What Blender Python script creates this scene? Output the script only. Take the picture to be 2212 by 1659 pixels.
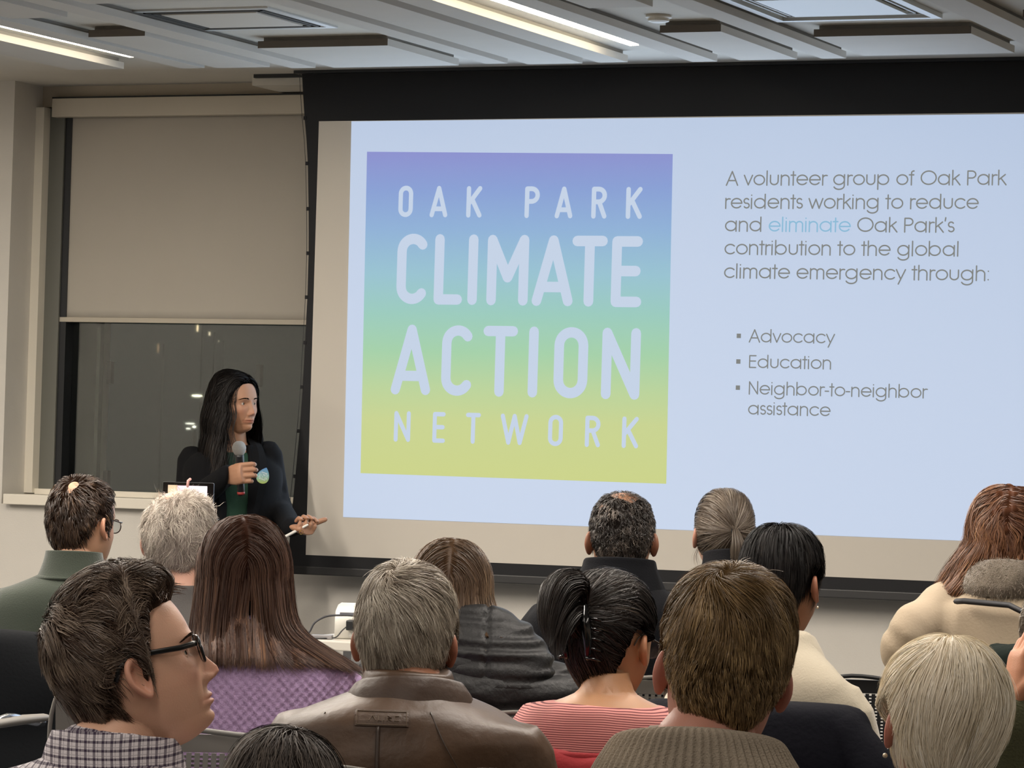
import bpy, bmesh, math, random
import numpy as np
from mathutils import Vector, Matrix, noise
from mathutils.bvhtree import BVHTree

# ------------------------------------------------------------------ camera, world, lights
SC = bpy.context.scene
for o in list(bpy.data.objects): bpy.data.objects.remove(o)
COL = SC.collection
F = 7600.0; YAW = .4065; PITCH = .0218; ROLL = .0293; CZ = 1.36
_f = np.array([-math.sin(YAW)*math.cos(PITCH), math.cos(YAW)*math.cos(PITCH), math.sin(PITCH)])
_r = np.cross(_f, [0, 0, 1]); _r /= np.linalg.norm(_r); _u = np.cross(_r, _f)
R2 = _r*math.cos(ROLL)+_u*math.sin(ROLL); U2 = -_r*math.sin(ROLL)+_u*math.cos(ROLL)
CP = np.array([0, 0, CZ])
def ray(x, y): return _f+R2*(x-1106)/F-U2*(y-829.5)/F
def on_z(x, y, z): d = ray(x, y); return CP+d*(z-CZ)/d[2]
def on_y(x, y, Y): d = ray(x, y); return CP+d*Y/d[1]
def at(x, y, d): return CP+ray(x, y)*d

cam = bpy.data.cameras.new('camera'); camo = bpy.data.objects.new('camera', cam); COL.objects.link(camo)
cam.sensor_width = 36; cam.lens = F/2212*36; cam.clip_end = 200
m = Matrix(((R2[0], U2[0], -_f[0], 0), (R2[1], U2[1], -_f[1], 0), (R2[2], U2[2], -_f[2], CZ), (0, 0, 0, 1)))
camo.matrix_world = m
SC.camera = camo
SC.view_settings.view_transform = 'Standard'; SC.view_settings.look = 'None'
SC.view_settings.gamma = 1; SC.view_settings.use_curve_mapping = False
SC.view_settings.exposure = 0.0
W = bpy.data.worlds.new('night'); SC.world = W; W.use_nodes = True
W.node_tree.nodes['Background'].inputs[0].default_value = (.048, .054, .050, 1)
W.node_tree.nodes['Background'].inputs[1].default_value = .42

def area(name, loc, sx, sy, power, color, rot=(0, 0, 0)):
    l = bpy.data.lights.new(name, 'AREA'); l.shape = 'RECTANGLE'; l.size = sx; l.size_y = sy
    l.energy = power; l.color = color
    o = bpy.data.objects.new(name, l); o.location = loc; o.rotation_euler = rot; COL.objects.link(o); return o
WARM = (1.0, .915, .82)
# fill lights added out of view below the ceiling, some along its light lines
for x, y, w, L, p in ((-4.51, 7.6, .10, 4.2, 190), (-6.52, 7.9, .10, 4.0, 230), (-8.6, 7.5, .10, 5.0, 150), (-2.2, 7.6, .10, 4.6, 150), (.6, 6.0, .10, 6.0, 60),
                      (-2.2, 1.6, .10, 4.5, 60), (-4.51, 2.0, .10, 4.5, 60), (-7.0, 1.6, .10, 4.5, 40)):
    area('ceiling_fill_light', (x, y, 2.79), w, L, p*.66, WARM)
# the projector's beam spill off the screen
area('screen_glow_light', (-4.75, 12.02, 1.95), 2.7, 1.5, 22, (.62, .78, 1.0), (math.pi/2, 0, math.pi))

# ------------------------------------------------------------------ helpers
def srgb(h, k=1.0):
    h = h.lstrip('#'); c = [int(h[i:i+2], 16)/255 for i in (0, 2, 4)]
    return tuple([min(1, k*(v/12.92 if v <= .04045 else ((v+.055)/1.055)**2.4)) for v in c]+[1])
class NT:
    def __init__(s, m): s.t = m.node_tree; s.n = s.t.nodes; s.l = s.t.links
    def new(s, t, **kw):
        n = s.n.new(t)
        for k, v in kw.items():
            if k in n.inputs: n.inputs[k].default_value = v
            else: setattr(n, k, v)
        return n
    def link(s, a, b): s.l.new(a, b)
MATS = {}
def mat(name, color, rough=.6, bump=None, var=.0, metal=0, spec=.5, sheen=0, emis=None, sss=0, trans=0, tint=False, coat=0, alpha=1):
    """principled material; bump = (kind, scale, strength), var = noise variation of the colour"""
    if name in MATS: return MATS[name]
    m = bpy.data.materials.new(name); m.use_nodes = True; t = NT(m)
    b = t.n['Principled BSDF']
    col = srgb(color) if isinstance(color, str) else tuple(color)+(1,)*(4-len(color))
    b.inputs['Base Color'].default_value = col
    b.inputs['Roughness'].default_value = rough; b.inputs['Metallic'].default_value = metal
    b.inputs['Specular IOR Level'].default_value = spec
    if sheen: b.inputs['Sheen Weight'].default_value = sheen; b.inputs['Sheen Roughness'].default_value = .4
    if sss:
        b.inputs['Subsurface Weight'].default_value = sss; b.inputs['Subsurface Radius'].default_value = (.012, .004, .002); b.inputs['Subsurface Scale'].default_value = 1
    if trans: b.inputs['Transmission Weight'].default_value = trans
    if coat: b.inputs['Coat Weight'].default_value = coat
    if emis: b.inputs['Emission Color'].default_value = emis[0]; b.inputs['Emission Strength'].default_value = emis[1]
    tc = t.new('ShaderNodeTexCoord'); last = None
    if var:
        n = t.new('ShaderNodeTexNoise', Scale=6.0, Detail=6.0); t.link(tc.outputs['Object'], n.inputs['Vector'])
        mr = t.new('ShaderNodeMapRange'); mr.inputs[1].default_value = .3; mr.inputs[2].default_value = .7; mr.inputs[3].default_value = 1-var; mr.inputs[4].default_value = 1+var
        t.link(n.outputs[0], mr.inputs[0])
        mx = t.new('ShaderNodeMix', data_type='RGBA', blend_type='MULTIPLY'); mx.inputs[0].default_value = 1
        mx.inputs[6].default_value = col; t.link(mr.outputs[0], mx.inputs[7]); last = mx.outputs[2]
    if tint:
        a = t.new('ShaderNodeAttribute', attribute_name='tint')
        mx = t.new('ShaderNodeMix', data_type='RGBA', blend_type='MULTIPLY'); mx.inputs[0].default_value = 1
        if last: t.link(last, mx.inputs[6])
        else: mx.inputs[6].default_value = col
        t.link(a.outputs['Color'], mx.inputs[7]); last = mx.outputs[2]
    if last: t.link(last, b.inputs['Base Color'])
    if bump:
        kind, sc, st = bump
        if kind == 'noise': n = t.new('ShaderNodeTexNoise', Scale=sc, Detail=5.0); o = n.outputs[0]
        elif kind == 'voronoi': n = t.new('ShaderNodeTexVoronoi', Scale=sc); o = n.outputs[0]
        elif kind == 'weave':
            n = t.new('ShaderNodeTexMagic', Scale=sc, turbulence_depth=1); o = n.outputs[1]
        t.link(tc.outputs['Object'], n.inputs['Vector'])
        bp = t.new('ShaderNodeBump', Strength=st, Distance=.004); t.link(o, bp.inputs['Height']); t.link(bp.outputs[0], b.inputs['Normal'])
    MATS[name] = m; return m

def link(me_or_bm, name, material, parent=None, smooth=False, kind=None, label=None):
    if isinstance(me_or_bm, bmesh.types.BMesh):
        me = bpy.data.meshes.new(name); me_or_bm.to_mesh(me); me_or_bm.free()
    else: me = me_or_bm
    if material and not me.materials: me.materials.append(material)
    if smooth:
        me.polygons.foreach_set('use_smooth', [True]*len(me.polygons))
    o = bpy.data.objects.new(name, me); COL.objects.link(o)
    if parent: o.parent = parent
    if kind: o['kind'] = kind
    if label: o['label'] = label
    return o
def tag(o, label, cat, group=None):
    o['label'] = label; o['category'] = cat
    if group: o['group'] = group
    return o
def thing(name, label, cat, loc=(0, 0, 0), rz=0, group=None):
    o = bpy.data.objects.new(name, None); COL.objects.link(o); o.location = loc; o.rotation_euler = (0, 0, rz)
    o.empty_display_size = .1
    return tag(o, label, cat, group)
def pydata(v, f, name='m'):
    me = bpy.data.meshes.new(name); me.from_pydata([tuple(p) for p in v], [], [tuple(q) for q in f]); me.update(); return me
def grid_mesh(P, closed_v=False, caps=False, name='m'):
    """P: (rows, cols, 3); cols closed when closed_v"""
    P = np.asarray(P, float); nr, nc = P.shape[:2]
    v = P.reshape(-1, 3); i = np.arange(nr-1)[:, None]; j = np.arange(nc if closed_v else nc-1)[None]
    a = i*nc+j; b = i*nc+(j+1) % nc; c = (i+1)*nc+(j+1) % nc; d = (i+1)*nc+j
    q = np.stack([a, b, c, d], -1).reshape(-1, 4)
    me = bpy.data.meshes.new(name)
    faces = [tuple(x) for x in q.tolist()]
    if caps:
        faces.append(tuple(range(nc))[::-1]); faces.append(tuple((nr-1)*nc+k for k in range(nc)))
    me.from_pydata(v.tolist(), [], faces); me.update(); return me
def box_bm(bm, x0, x1, y0, y1, z0, z1, bev=0):
    vs = [bm.verts.new(p) for p in ((x0, y0, z0), (x1, y0, z0), (x1, y1, z0), (x0, y1, z0), (x0, y0, z1), (x1, y0, z1), (x1, y1, z1), (x0, y1, z1))]
    fs = [bm.faces.new([vs[i] for i in q]) for q in ((3, 2, 1, 0), (4, 5, 6, 7), (0, 1, 5, 4), (1, 2, 6, 5), (2, 3, 7, 6), (3, 0, 4, 7))]
    if bev:
        es = set(e for f in fs for e in f.edges); bmesh.ops.bevel(bm, geom=list(es), offset=bev, segments=2, affect='EDGES', profile=.6)
def box(name, b, material, parent=None, bev=0, **kw):
    bm = bmesh.new(); box_bm(bm, *b, bev=bev); return link(bm, name, material, parent, **kw)
def tube_pts(pts, rad, seg=10, caps=True, flat=1.0, up=None):
    """swept tube as (rows, seg, 3) array; rad scalar or list; flat squashes the second axis"""
    P = np.asarray(pts, float); n = len(P); r = np.broadcast_to(np.asarray(rad, float), (n,))
    T = np.gradient(P, axis=0); T /= np.linalg.norm(T, axis=1)[:, None]+1e-9
    ref = np.array(up if up is not None else ([0, 0, 1] if abs(T[0][2]) < .9 else [0, 1, 0]), float)
    A = np.cross(T, ref); A /= np.linalg.norm(A, axis=1)[:, None]+1e-9; B = np.cross(A, T)
    th = np.linspace(0, 2*math.pi, seg, endpoint=False)
    rows = P[:, None]+r[:, None, None]*(A[:, None]*np.cos(th)[None, :, None]+flat*B[:, None]*np.sin(th)[None, :, None])
    return rows
def tube(pts, rad, seg=10, flat=1.0, up=None, round_ends=False):
    P = np.asarray(pts, float); n = len(P); r = np.array(np.broadcast_to(np.asarray(rad, float), (n,)))
    if round_ends:
        d0 = P[0]-P[1]; d0 /= np.linalg.norm(d0); d1 = P[-1]-P[-2]; d1 /= np.linalg.norm(d1)
        P = np.vstack([P[0]+d0*r[0]*.95, P[0]+d0*r[0]*.75, P, P[-1]+d1*r[-1]*.75, P[-1]+d1*r[-1]*.95]); r = np.concatenate([[r[0]*.25, r[0]*.68], r, [r[-1]*.68, r[-1]*.25]])
    return grid_mesh(tube_pts(P, r, seg, flat=flat, up=up), True, True)
def spline(pts, n):
    P = np.asarray(pts, float); d = np.r_[0, np.cumsum(np.linalg.norm(np.diff(P[:, :3], axis=0), axis=1))]
    t = np.linspace(0, d[-1], n); out = []
    m = np.gradient(P, d, axis=0)
    k = np.clip(np.searchsorted(d, t)-1, 0, len(P)-2); h = (d[k+1]-d[k])[:, None]; s = ((t-d[k])[:, None])/h
    return ((2*s**3-3*s**2+1)*P[k]+(s**3-2*s**2+s)*h*m[k]+(-2*s**3+3*s**2)*P[k+1]+(s**3-s**2)*h*m[k+1])
def join(meshes, mats=None, name='m'):
    """merge meshes [(mesh, matrix|None)] into one"""
    bm = bmesh.new()
    for x in meshes:
        me, mt = x if isinstance(x, tuple) else (x, None)
        k = len(bm.verts); bm.from_mesh(me)
        if mt is not None:
            bm.verts.ensure_lookup_table(); bmesh.ops.transform(bm, matrix=mt, verts=bm.verts[k:])
    me = bpy.data.meshes.new(name); bm.to_mesh(me); bm.free(); return me
def evaluated(me, setup):
    o = bpy.data.objects.new('tmp', me); COL.objects.link(o); extra = setup(o) or []
    dg = bpy.context.evaluated_depsgraph_get(); out = bpy.data.meshes.new_from_object(o.evaluated_get(dg))
    bpy.data.objects.remove(o)
    for e in extra: bpy.data.objects.remove(e)
    return out
def remesh(me, vox, smooth=2, fac=.5):
    def s(o):
        r = o.modifiers.new('r', 'REMESH'); r.mode = 'VOXEL'; r.voxel_size = vox
        if smooth: q = o.modifiers.new('s', 'SMOOTH'); q.iterations = smooth; q.factor = fac
    return evaluated(me, s)
def fix_normals(me):
    bm = bmesh.new(); bm.from_mesh(me); bmesh.ops.recalc_face_normals(bm, faces=bm.faces); bm.to_mesh(me); bm.free(); return me
def union(a, b, solver='MANIFOLD'):
    fix_normals(a); fix_normals(b)
    n0 = len(a.polygons)+len(b.polygons)
    for sv in ('MANIFOLD', 'EXACT'):
        def s(o):
            ob = bpy.data.objects.new('tb', b); COL.objects.link(ob)
            q = o.modifiers.new('b', 'BOOLEAN'); q.operation = 'UNION'; q.object = ob; q.solver = sv
            return [ob]
        try:
            r = evaluated(a, s)
            if len(r.polygons) > len(a.polygons)*.5 and abs(len(r.polygons)-len(a.polygons)) > 3: return r
        except Exception as e: print('union', sv, e)
    print('union failed', n0, len(r.polygons)); return join([a, b])
def verts_np(me):
    a = np.empty(len(me.vertices)*3); me.vertices.foreach_get('co', a); return a.reshape(-1, 3)
def set_verts(me, a): me.vertices.foreach_set('co', np.asarray(a, float).ravel()); me.update()
def snoise(P, freq, seed, octaves=3):
    """cheap smooth vector noise: a sum of random sines"""
    rs = np.random.RandomState(seed); out = np.zeros(P.shape[:-1]+(3,))
    for k in range(octaves*3):
        w = rs.normal(size=3)*freq*(1+k//3*.9); ph = rs.uniform(0, 6.28, 3); A = rs.normal(size=3)/(1+k//3)
        out += A*np.sin((P@w)[..., None]+ph)
    return out/2.2
def sstep(a, b, x): t = np.clip((x-a)/(b-a), 0, 1); return t*t*(3-2*t)

# ------------------------------------------------------------------ setting
def struct(name, b, m, parent=None, bev=0):
    o = box(name, b, m, parent, bev)
    if parent is None: o['kind'] = 'structure'
    return o
wallm = mat('wall_paint', '#d2cdc4', .85, ('noise', 180, .12), .02)
ceilm = mat('ceiling_plaster', '#d6d0c4', .9, ('noise', 120, .15), .02)
panelm = mat('acoustic_panel', '#cfc9bf', .9, ('noise', 300, .2), .02)
edgem = mat('panel_edge', '#8f8a82', .8)
trimm = mat('painted_trim', '#e2dbcc', .45)
carpetm = mat('carpet', '#4a4d52', .95, ('noise', 250, .8), .15)
ZC = 2.84; YF = 12.26; YR = 12.48; XR = on_y(86.5, 400, 12.48)[0]
struct('floor', (-10, 3.5, -3.2, 13.2, -.1, 0), carpetm)
struct('ceiling', (-10, 3.5, -3.2, 13.2, ZC, ZC+.12), ceilm)
struct('wall_left', (-9.7, -9.6, -3.2, YF, 0, ZC), wallm)
struct('wall_right', (3.2, 3.3, -3.2, 13.1, 0, ZC), wallm)
struct('wall_back', (-9.6, 3.2, -3.1, -3.0, 0, ZC), wallm)
# front wall: pier left of the window, the wall under it, and the wall behind the screen
XE = -5.45; ZS = on_y(80, 1066, 12.30)[2]
struct('wall_front_pier', (-9.6, XR, YF, 13.1, 0, ZC), wallm)
struct('wall_front_apron', (XR, XE, YF, 13.1, 0, ZS-.045), wallm)
struct('wall_front', (XE, 3.2, YF, 13.1, 0, ZC), wallm)
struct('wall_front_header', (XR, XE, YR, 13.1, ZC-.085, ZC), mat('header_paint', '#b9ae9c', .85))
# window n the recess
win = bpy.data.objects.new('window_1', None); COL.objects.link(win); win['kind'] = 'structure'
framem = mat('window_frame_metal', '#6a6a62', .5); darkm = mat('window_gasket', '#15171a', .5)
xa = on_y(104, 400, YR)[0]; xg = on_y(128, 800, YR+.02)[0]
glassm = mat('window_glass', '#cfd6d2', .02, trans=1.0, spec=.32)
box('window_jamb', (XR, xa, YR-.05, YR+.1, ZS, ZC-.09), trimm, win)
box('window_frame', (xa, xg, YR, YR+.12, ZS, ZC-.09), framem, win)
box('window_gasket', (xg, xg+.03, YR+.01, YR+.12, ZS, ZC-.09), darkm, win)
box('pane', (xg, XE, YR+.065, YR+.075, ZS, ZC-.09), glassm, win)
box('bottom_rail', (xg+.03, XE, 12.93, YR+.12, ZS-.01, ZS+.012), darkm, win)
for x, y in ((240, 805), (562, 812), (232, 1040)):
    p = on_y(x, y, YR+.1); box('dark_block', (p[0]-.011, p[0]+.011, YR+.085, YR+.11, p[2]-.045, p[2]+.045), darkm, win, .002)  # small dark blocks set just behind the glass
box('mullion', (on_y(215, 800, YR+.13)[0]-.008, on_y(215, 800, YR+.13)[0]+.008, YR+.12, YR+.15, ZS, ZC-.09), framem, win)
# sill board
sl = struct('trim_sill', (on_y(5, 1070, YF-.05)[0], -6.2, YF-.045, YR+.08, ZS-.046, ZS-.004), trimm, bev=.004)
struct('trim_sill_upstand', (xa, XE, YR-.03, YR+.07, ZS-.006, ZS+.018), trimm)
# roller shade and its fascia
shadem = mat('shade_fabric', '#b5aea2', .9, ('weave', 900, .2), .01)
sh = thing('roller_shade', 'grey beige roller shade pulled halfway down over the window', 'window shade', (0, 0, 0))
a0 = on_y(114, 211, YR-.04); a1 = on_y(113, 253, YR-.04); c0 = on_y(128, 692, YR+.01)
box('fascia', (a0[0], XE, YR-.045, YR, a1[2], a0[2]-.004), mat('shade_fascia', '#c8bfae', .5), sh, .002)
box('fascia_shadow_gap', (a0[0]-.004, XE, YR-.038, YR, a0[2]-.004, a0[2]+.003), darkm, sh)
xs0 = c0[0]; ns = 40
P = np.zeros((24, ns, 3)); zz = np.linspace(a1[2]+.03, c0[2]+.012, 24)
for j, z in enumerate(zz):
    for i in range(ns):
        x = xs0+(XE-xs0)*i/(ns-1); P[j, i] = (x, YR+.015+.0025*math.sin(x*3.1)*(j/23), z)
shf = link(grid_mesh(P), 'shade_cloth', shadem, sh, True)
sm = shf.modifiers.new('s', 'SOLIDIFY'); sm.thickness = .002
box('hem_bar', (xs0, XE, YR+.009, YR+.022, c0[2]-.006, c0[2]+.014), mat('shade_hem', '#b9b0a0', .7), sh, .003)
# beam box at the ceiling beside the screen
q0 = on_z(545, 178, ZC)
struct('trim_ceiling_box', (on_y(545, 165, YF-.05)[0], XE, YF-.05, YR, ZC-.042, ZC), ceilm)
struct('trim_ceiling_slot', (on_y(548, 155, YF-.07)[0], -6.05, YF-.07, YF-.05, ZC-.014, ZC), darkm)
for n, (x0, x1) in enumerate(((-9.6, XR), (XE, 3.2))):
    struct('baseboard_front' if n else 'baseboard_front_pier', (x0, x1, YF-.015, YF, 0, .1), darkm)
# back-wall doors (they are what the glass mirrors)
for i, x in enumerate((-7.2, -1.0)):
    d = struct(f'door_{i+1}', (x, x+.95, -3.0, -2.95, 0, 2.1), mat('door_paint', '#8b8578', .5)); box('door_handle', (x+.85, x+.87, -2.95, -2.91, .95, 1.2), darkm, d)

# ceiling panels: (x0, x1, y_near, y_far)
PAN = [(-6.87, -6.64, 5.2, 11.62), (-6.405, -6.305, 5.2, 11.64), (-6.26, -6.035, 10.70, 11.65), (-6.26, -6.046, 6.5, 10.19), (-5.97, -5.87, 5.2, 11.70),
       (-5.80, -5.29, 11.10, 11.71), (-5.80, -5.29, 7.0, 9.9), (-5.17, -5.082, 5.2, 11.68), (-5.02, -4.805, 5.2, 11.72), (-4.74, -4.626, 5.2, 11.71), (-4.392, -4.296, 5.2, 11.74),
       (-4.206, -3.99, 10.93, 11.72), (-4.206, -3.99, 7.0, 10.30), (-3.90, -3.81, 5.2, 11.72), (-3.73, -3.19, 11.12, 11.66), (-3.73, -3.19, 7.0, 9.9),
       (-3.10, -2.985, 5.2, 11.70), (-2.92, -2.4, 10.76, 11.7)]
desc = ['long ceiling panel lit by the light line above the column', 'narrow ceiling panel just right of the left light line', 'short ceiling panel with its near end facing the room, left of the first long dark edge',
        'ceiling panel cut off early at the top left corner of the ceiling', 'long narrow ceiling panel with a dark shadow along its right edge, left of the flush vent', 'wide short ceiling panel nearest the top left corner of the screen',
        'wide ceiling panel further back above the left vent', 'long narrow ceiling panel right of the wide panel by the screen corner', 'long medium ceiling panel between two narrow ones, left of the bright light line',
        'narrow ceiling panel whose edge glows warm beside the bright light line', 'narrow ceiling panel directly right of the bright light line', 'short ceiling panel under the round smoke detector',
        'ceiling panel ending just beyond the round smoke detector', 'long narrow ceiling panel left of the open square diffuser', 'wide short ceiling panel in front of the open square diffuser',
        'wide ceiling panel further back than the square diffuser', 'long narrow ceiling panel right of the square diffuser', 'wide short ceiling panel at the top right corner of the ceiling']
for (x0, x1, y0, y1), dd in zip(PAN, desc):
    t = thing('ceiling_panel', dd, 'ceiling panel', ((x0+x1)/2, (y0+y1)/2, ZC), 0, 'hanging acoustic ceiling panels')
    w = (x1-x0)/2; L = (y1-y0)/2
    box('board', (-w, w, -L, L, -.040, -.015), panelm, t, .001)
    box('end_shade', (-w, w, -L-.0015, -L-.0002, -.040, -.015), mat('panel_end_shade', '#6b6258', .85), t)  # thin dark sheet: shade painted onto the end facing the room
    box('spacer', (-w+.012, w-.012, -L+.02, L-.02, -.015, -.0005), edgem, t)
# light lines
for nm, x, w, z0, y1, cc, st in (('led', -4.49, .034, 2.822, 11.42, (1, .90, .70, 1), 26), ('led', -6.51, .026, 2.822, 11.45, (1, .90, .72, 1), 22)):
    t = thing('light_line', 'bright warm linear ceiling light ending near the screen top' if x > -5 else 'thin warm linear ceiling light above the left pier', 'ceiling light', (x, 8.5, ZC))
    box('lamp_housing', (-w/2-.004, w/2+.004, -3.3, y1-8.5+.01, z0-ZC+.012, -.0005), trimm, t)
    box('lamp_strip', (-w/2, w/2, -3.3, y1-8.5, z0-ZC, z0-ZC+.012), mat('led_strip_%d' % st, '#fff2dd', .5, emis=(cc, st)), t)
# diffusers
def diffuser(name, x0, x1, y0, y1, label, open_):
    t = thing(name, label, 'air vent', ((x0+x1)/2, (y0+y1)/2, ZC)); w = (x1-x0)/2; L = (y1-y0)/2
    mm = mat('vent_metal', '#d9dbd8', .4); bm = bmesh.new(); e = .03; z0, z1 = (-.016, -.0005) if open_ else (-.006, -.0005)
    for b in ((-w, w, -L, -L+e), (-w, w, L-e, L), (-w, -w+e, -L+e, L-e), (w-e, w, -L+e, L-e)): box_bm(bm, *b, z0, z1)
    link(bm, 'vent_frame', mm, t)
    box('face_plate', (-w+.09, w-.09, -L+.09, L-.09, -.012 if open_ else -.008, -.003), mat('vent_face', '#d9d2c6', .6) if not open_ else mm, t, .001)
    bm = bmesh.new()
    for k in range(2):
        e0 = .045+.02*k; s = .008
        for b in ((-w+e0, w-e0, -L+e0, -L+e0+s), (-w+e0, w-e0, L-e0-s, L-e0), (-w+e0, -w+e0+s, -L+e0, L-e0), (w-e0-s, w-e0, -L+e0, L-e0)): box_bm(bm, *b, -.007, -.002)
    link(bm, 'vane', mat('vent_vane', '#b4b6b2', .5) if open_ else mat('vent_slot', '#4a4740', .6), t)
va0 = on_z(730, 57, ZC); va1 = on_z(590, 15, ZC); vb0 = on_z(1680, 38, ZC); vb1 = on_z(2033, 28, ZC)
diffuser('ceiling_vent', va0[0]-.54, va0[0], va0[1]-.53, va0[1], 'flush square ceiling vent behind the wide panel by the screen corner', False)
diffuser('ceiling_vent', vb0[0], vb1[0], vb0[1]-.58, vb0[1], 'square ceiling diffuser with a pale raised frame at the upper right', True)
t = thing('smoke_detector', 'small round smoke detector on the ceiling by a short panel', 'smoke detector', (*on_z(1423, 33, ZC)[:2], ZC))
th = np.linspace(0, 6.2832, 28, endpoint=False)
rows = [np.c_[np.cos(th)*r, np.sin(th)*r, np.full(28, z)] for r, z in ((.042, -.0005), (.044, -.008), (.036, -.012), (.035, -.02), (.024, -.024), (.004, -.025))]
link(grid_mesh(np.array(rows), True, True), 'cover', trimm, t, False)

# ------------------------------------------------------------------ projection screen with the slide
YSC = 12.12
def sp(x, y, dy=0): return on_y(x, y, YSC-dy)
def poly(pts, y, th=.0015):
    """flat sheet from outline pts [(X,Z)] facing -Y with a little thickness"""
    n = len(pts); v = [(p[0], y, p[1]) for p in pts]+[(p[0], y+th, p[1]) for p in pts]
    f = [tuple(range(n))[::-1], tuple(range(n, 2*n))]+[(i, (i+1) % n, (i+1) % n+n, i+n) for i in range(n)]
    return fix_normals(pydata(v, f))
scr = thing('projection_screen', 'large pull-down projection screen with black border showing a slide', 'projection screen', (0, 0, 0))
blackm = mat('screen_black', '#141417', .8, ('weave', 600, .1)); XRT = sp(2212, 700)[0]+.22
left = [(652, 152), (654.5, 200), (658, 255), (662, 300), (665, 353), (666.7, 451), (666.9, 500), (666.7, 547), (664, 642), (661, 700), (654, 836), (647, 931), (638, 1029), (631, 1101), (621, 1222)]
Lp = [sp(*p) for p in left]; XM = sp(676, 700)[0]*2+(on_y(676, 700, YSC)[0]*0)+3.0
out = [(p[0], p[2]) for p in Lp]
mirror = [(XM-x-.0, z) for x, z in out]  # the same curve on the far side
link(poly(out+mirror[::-1], YSC, .0015), 'border_cloth', blackm, scr)
wz1 = sp(692, 262)[2]; wz0 = sp(661, 1198.6)[2]; wx0 = sp(676, 700)[0]; wx1 = XM-wx0
link(poly([(wx0, wz0), (wx1, wz0), (wx1, wz1), (wx0, wz1)], YSC-.0016), 'viewing_surface', mat('screen_white', '#c8c1b6', .8), scr)
bz1 = sp(638, 1222)[2]; bz0 = sp(638, 1240)[2]
box('weight_bar', (Lp[-1][0]-.01, XM-Lp[-1][0]+.01, YSC-.014, YSC+.014, bz0, bz1), mat('screen_bar', '#2b2a2a', .45), scr, .004)
box('screen_case', (Lp[0][0]-.02, XM-Lp[0][0]+.02, YSC-.03, YSC+.06, ZC-.012, ZC-.0005), darkm, scr)
cordm = mat('tension_cord', '#26262a', .6)
for mir in (0, 1):
    pts = [(sp(x-4-abs(y-560)*.004, y)) for x, y in left]; pts = [(p[0], YSC, p[2]) for p in pts]
    if mir: pts = [(XM-p[0], p[1], p[2]) for p in pts]
    link(tube(pts, .0011, 6), 'tension_cord', cordm, scr)
    for (x, y) in [(659, 255), (663, 353), (665, 451), (665, 547), (662, 642), (659, 740), (652, 836), (645, 931), (637, 1029), (629, 1105)]:
        p = sp(x, y); px = XM-p[0] if mir else p[0]
        box('cord_tab', (px-.006, px+.006, YSC-.003, YSC+.003, p[2]-.007, p[2]+.007), blackm, scr, .001)
# the projected slide
def emat(name, color, albedo=.2, grad=None, k=1.0):
    """projected light on the screen cloth"""
    m = bpy.data.materials.new(name); m.use_nodes = True; t = NT(m); b = t.n['Principled BSDF']
    b.inputs['Base Color'].default_value = (albedo, albedo, albedo, 1); b.inputs['Roughness'].default_value = .9; b.inputs['Specular IOR Level'].default_value = .1
    c = srgb(color); b.inputs['Emission Color'].default_value = c; b.inputs['Emission Strength'].default_value = k
    if grad:
        tc = t.new('ShaderNodeTexCoord'); s = t.new('ShaderNodeSeparateXYZ'); t.link(tc.outputs['Object'], s.inputs[0])
        mr = t.new('ShaderNodeMapRange'); mr.inputs[1].default_value = grad[0]; mr.inputs[2].default_value = grad[1]; t.link(s.outputs[2], mr.inputs[0])
        r = t.new('ShaderNodeValToRGB'); t.link(mr.outputs[0], r.inputs[0]); e = r.color_ramp.elements
        while len(e) < len(grad[2]): e.new(.5)
        for k2, (p, cc) in enumerate(grad[2]): e[k2].position = p; e[k2].color = srgb(cc)
        t.link(r.outputs[0], b.inputs['Emission Color'])
    return m
KS = .80
slm = emat('slide_white', '#c4d6f2', .16, k=KS)
S = [sp(742, 1117), sp(2170, 1173), sp(2230, 243), sp(760, 262)]
slx1 = wx1-.03
slide = link(poly([(S[0][0], S[0][2]), (slx1, S[0][2]-.003), (slx1, wz1-.006), (S[3][0], wz1-.002)], YSC-.0034, .001), 'slide_image', slm, scr)
LG = [sp(780, 1022), sp(1440, 1045), sp(1454, 333), sp(794, 328)]
lz0 = LG[0][2]; lz1 = LG[3][2]
ramp = [(0.0, '#d3de83'), (.17, '#d0df8e'), (.27, '#bfdf9c'), (.38, '#a3dcae'), (.5, '#97d6c8'), (.62, '#96cde0'), (.76, '#8db9e8'), (.88, '#87a6e6'), (1.0, '#8f96e0')]
link(poly([(p[0], p[2]) for p in LG], YSC-.0048, .001), 'logo_square', emat('logo_gradient', '#88aaff', .12, (lz0, lz1, ramp), .76), slide)

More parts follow.
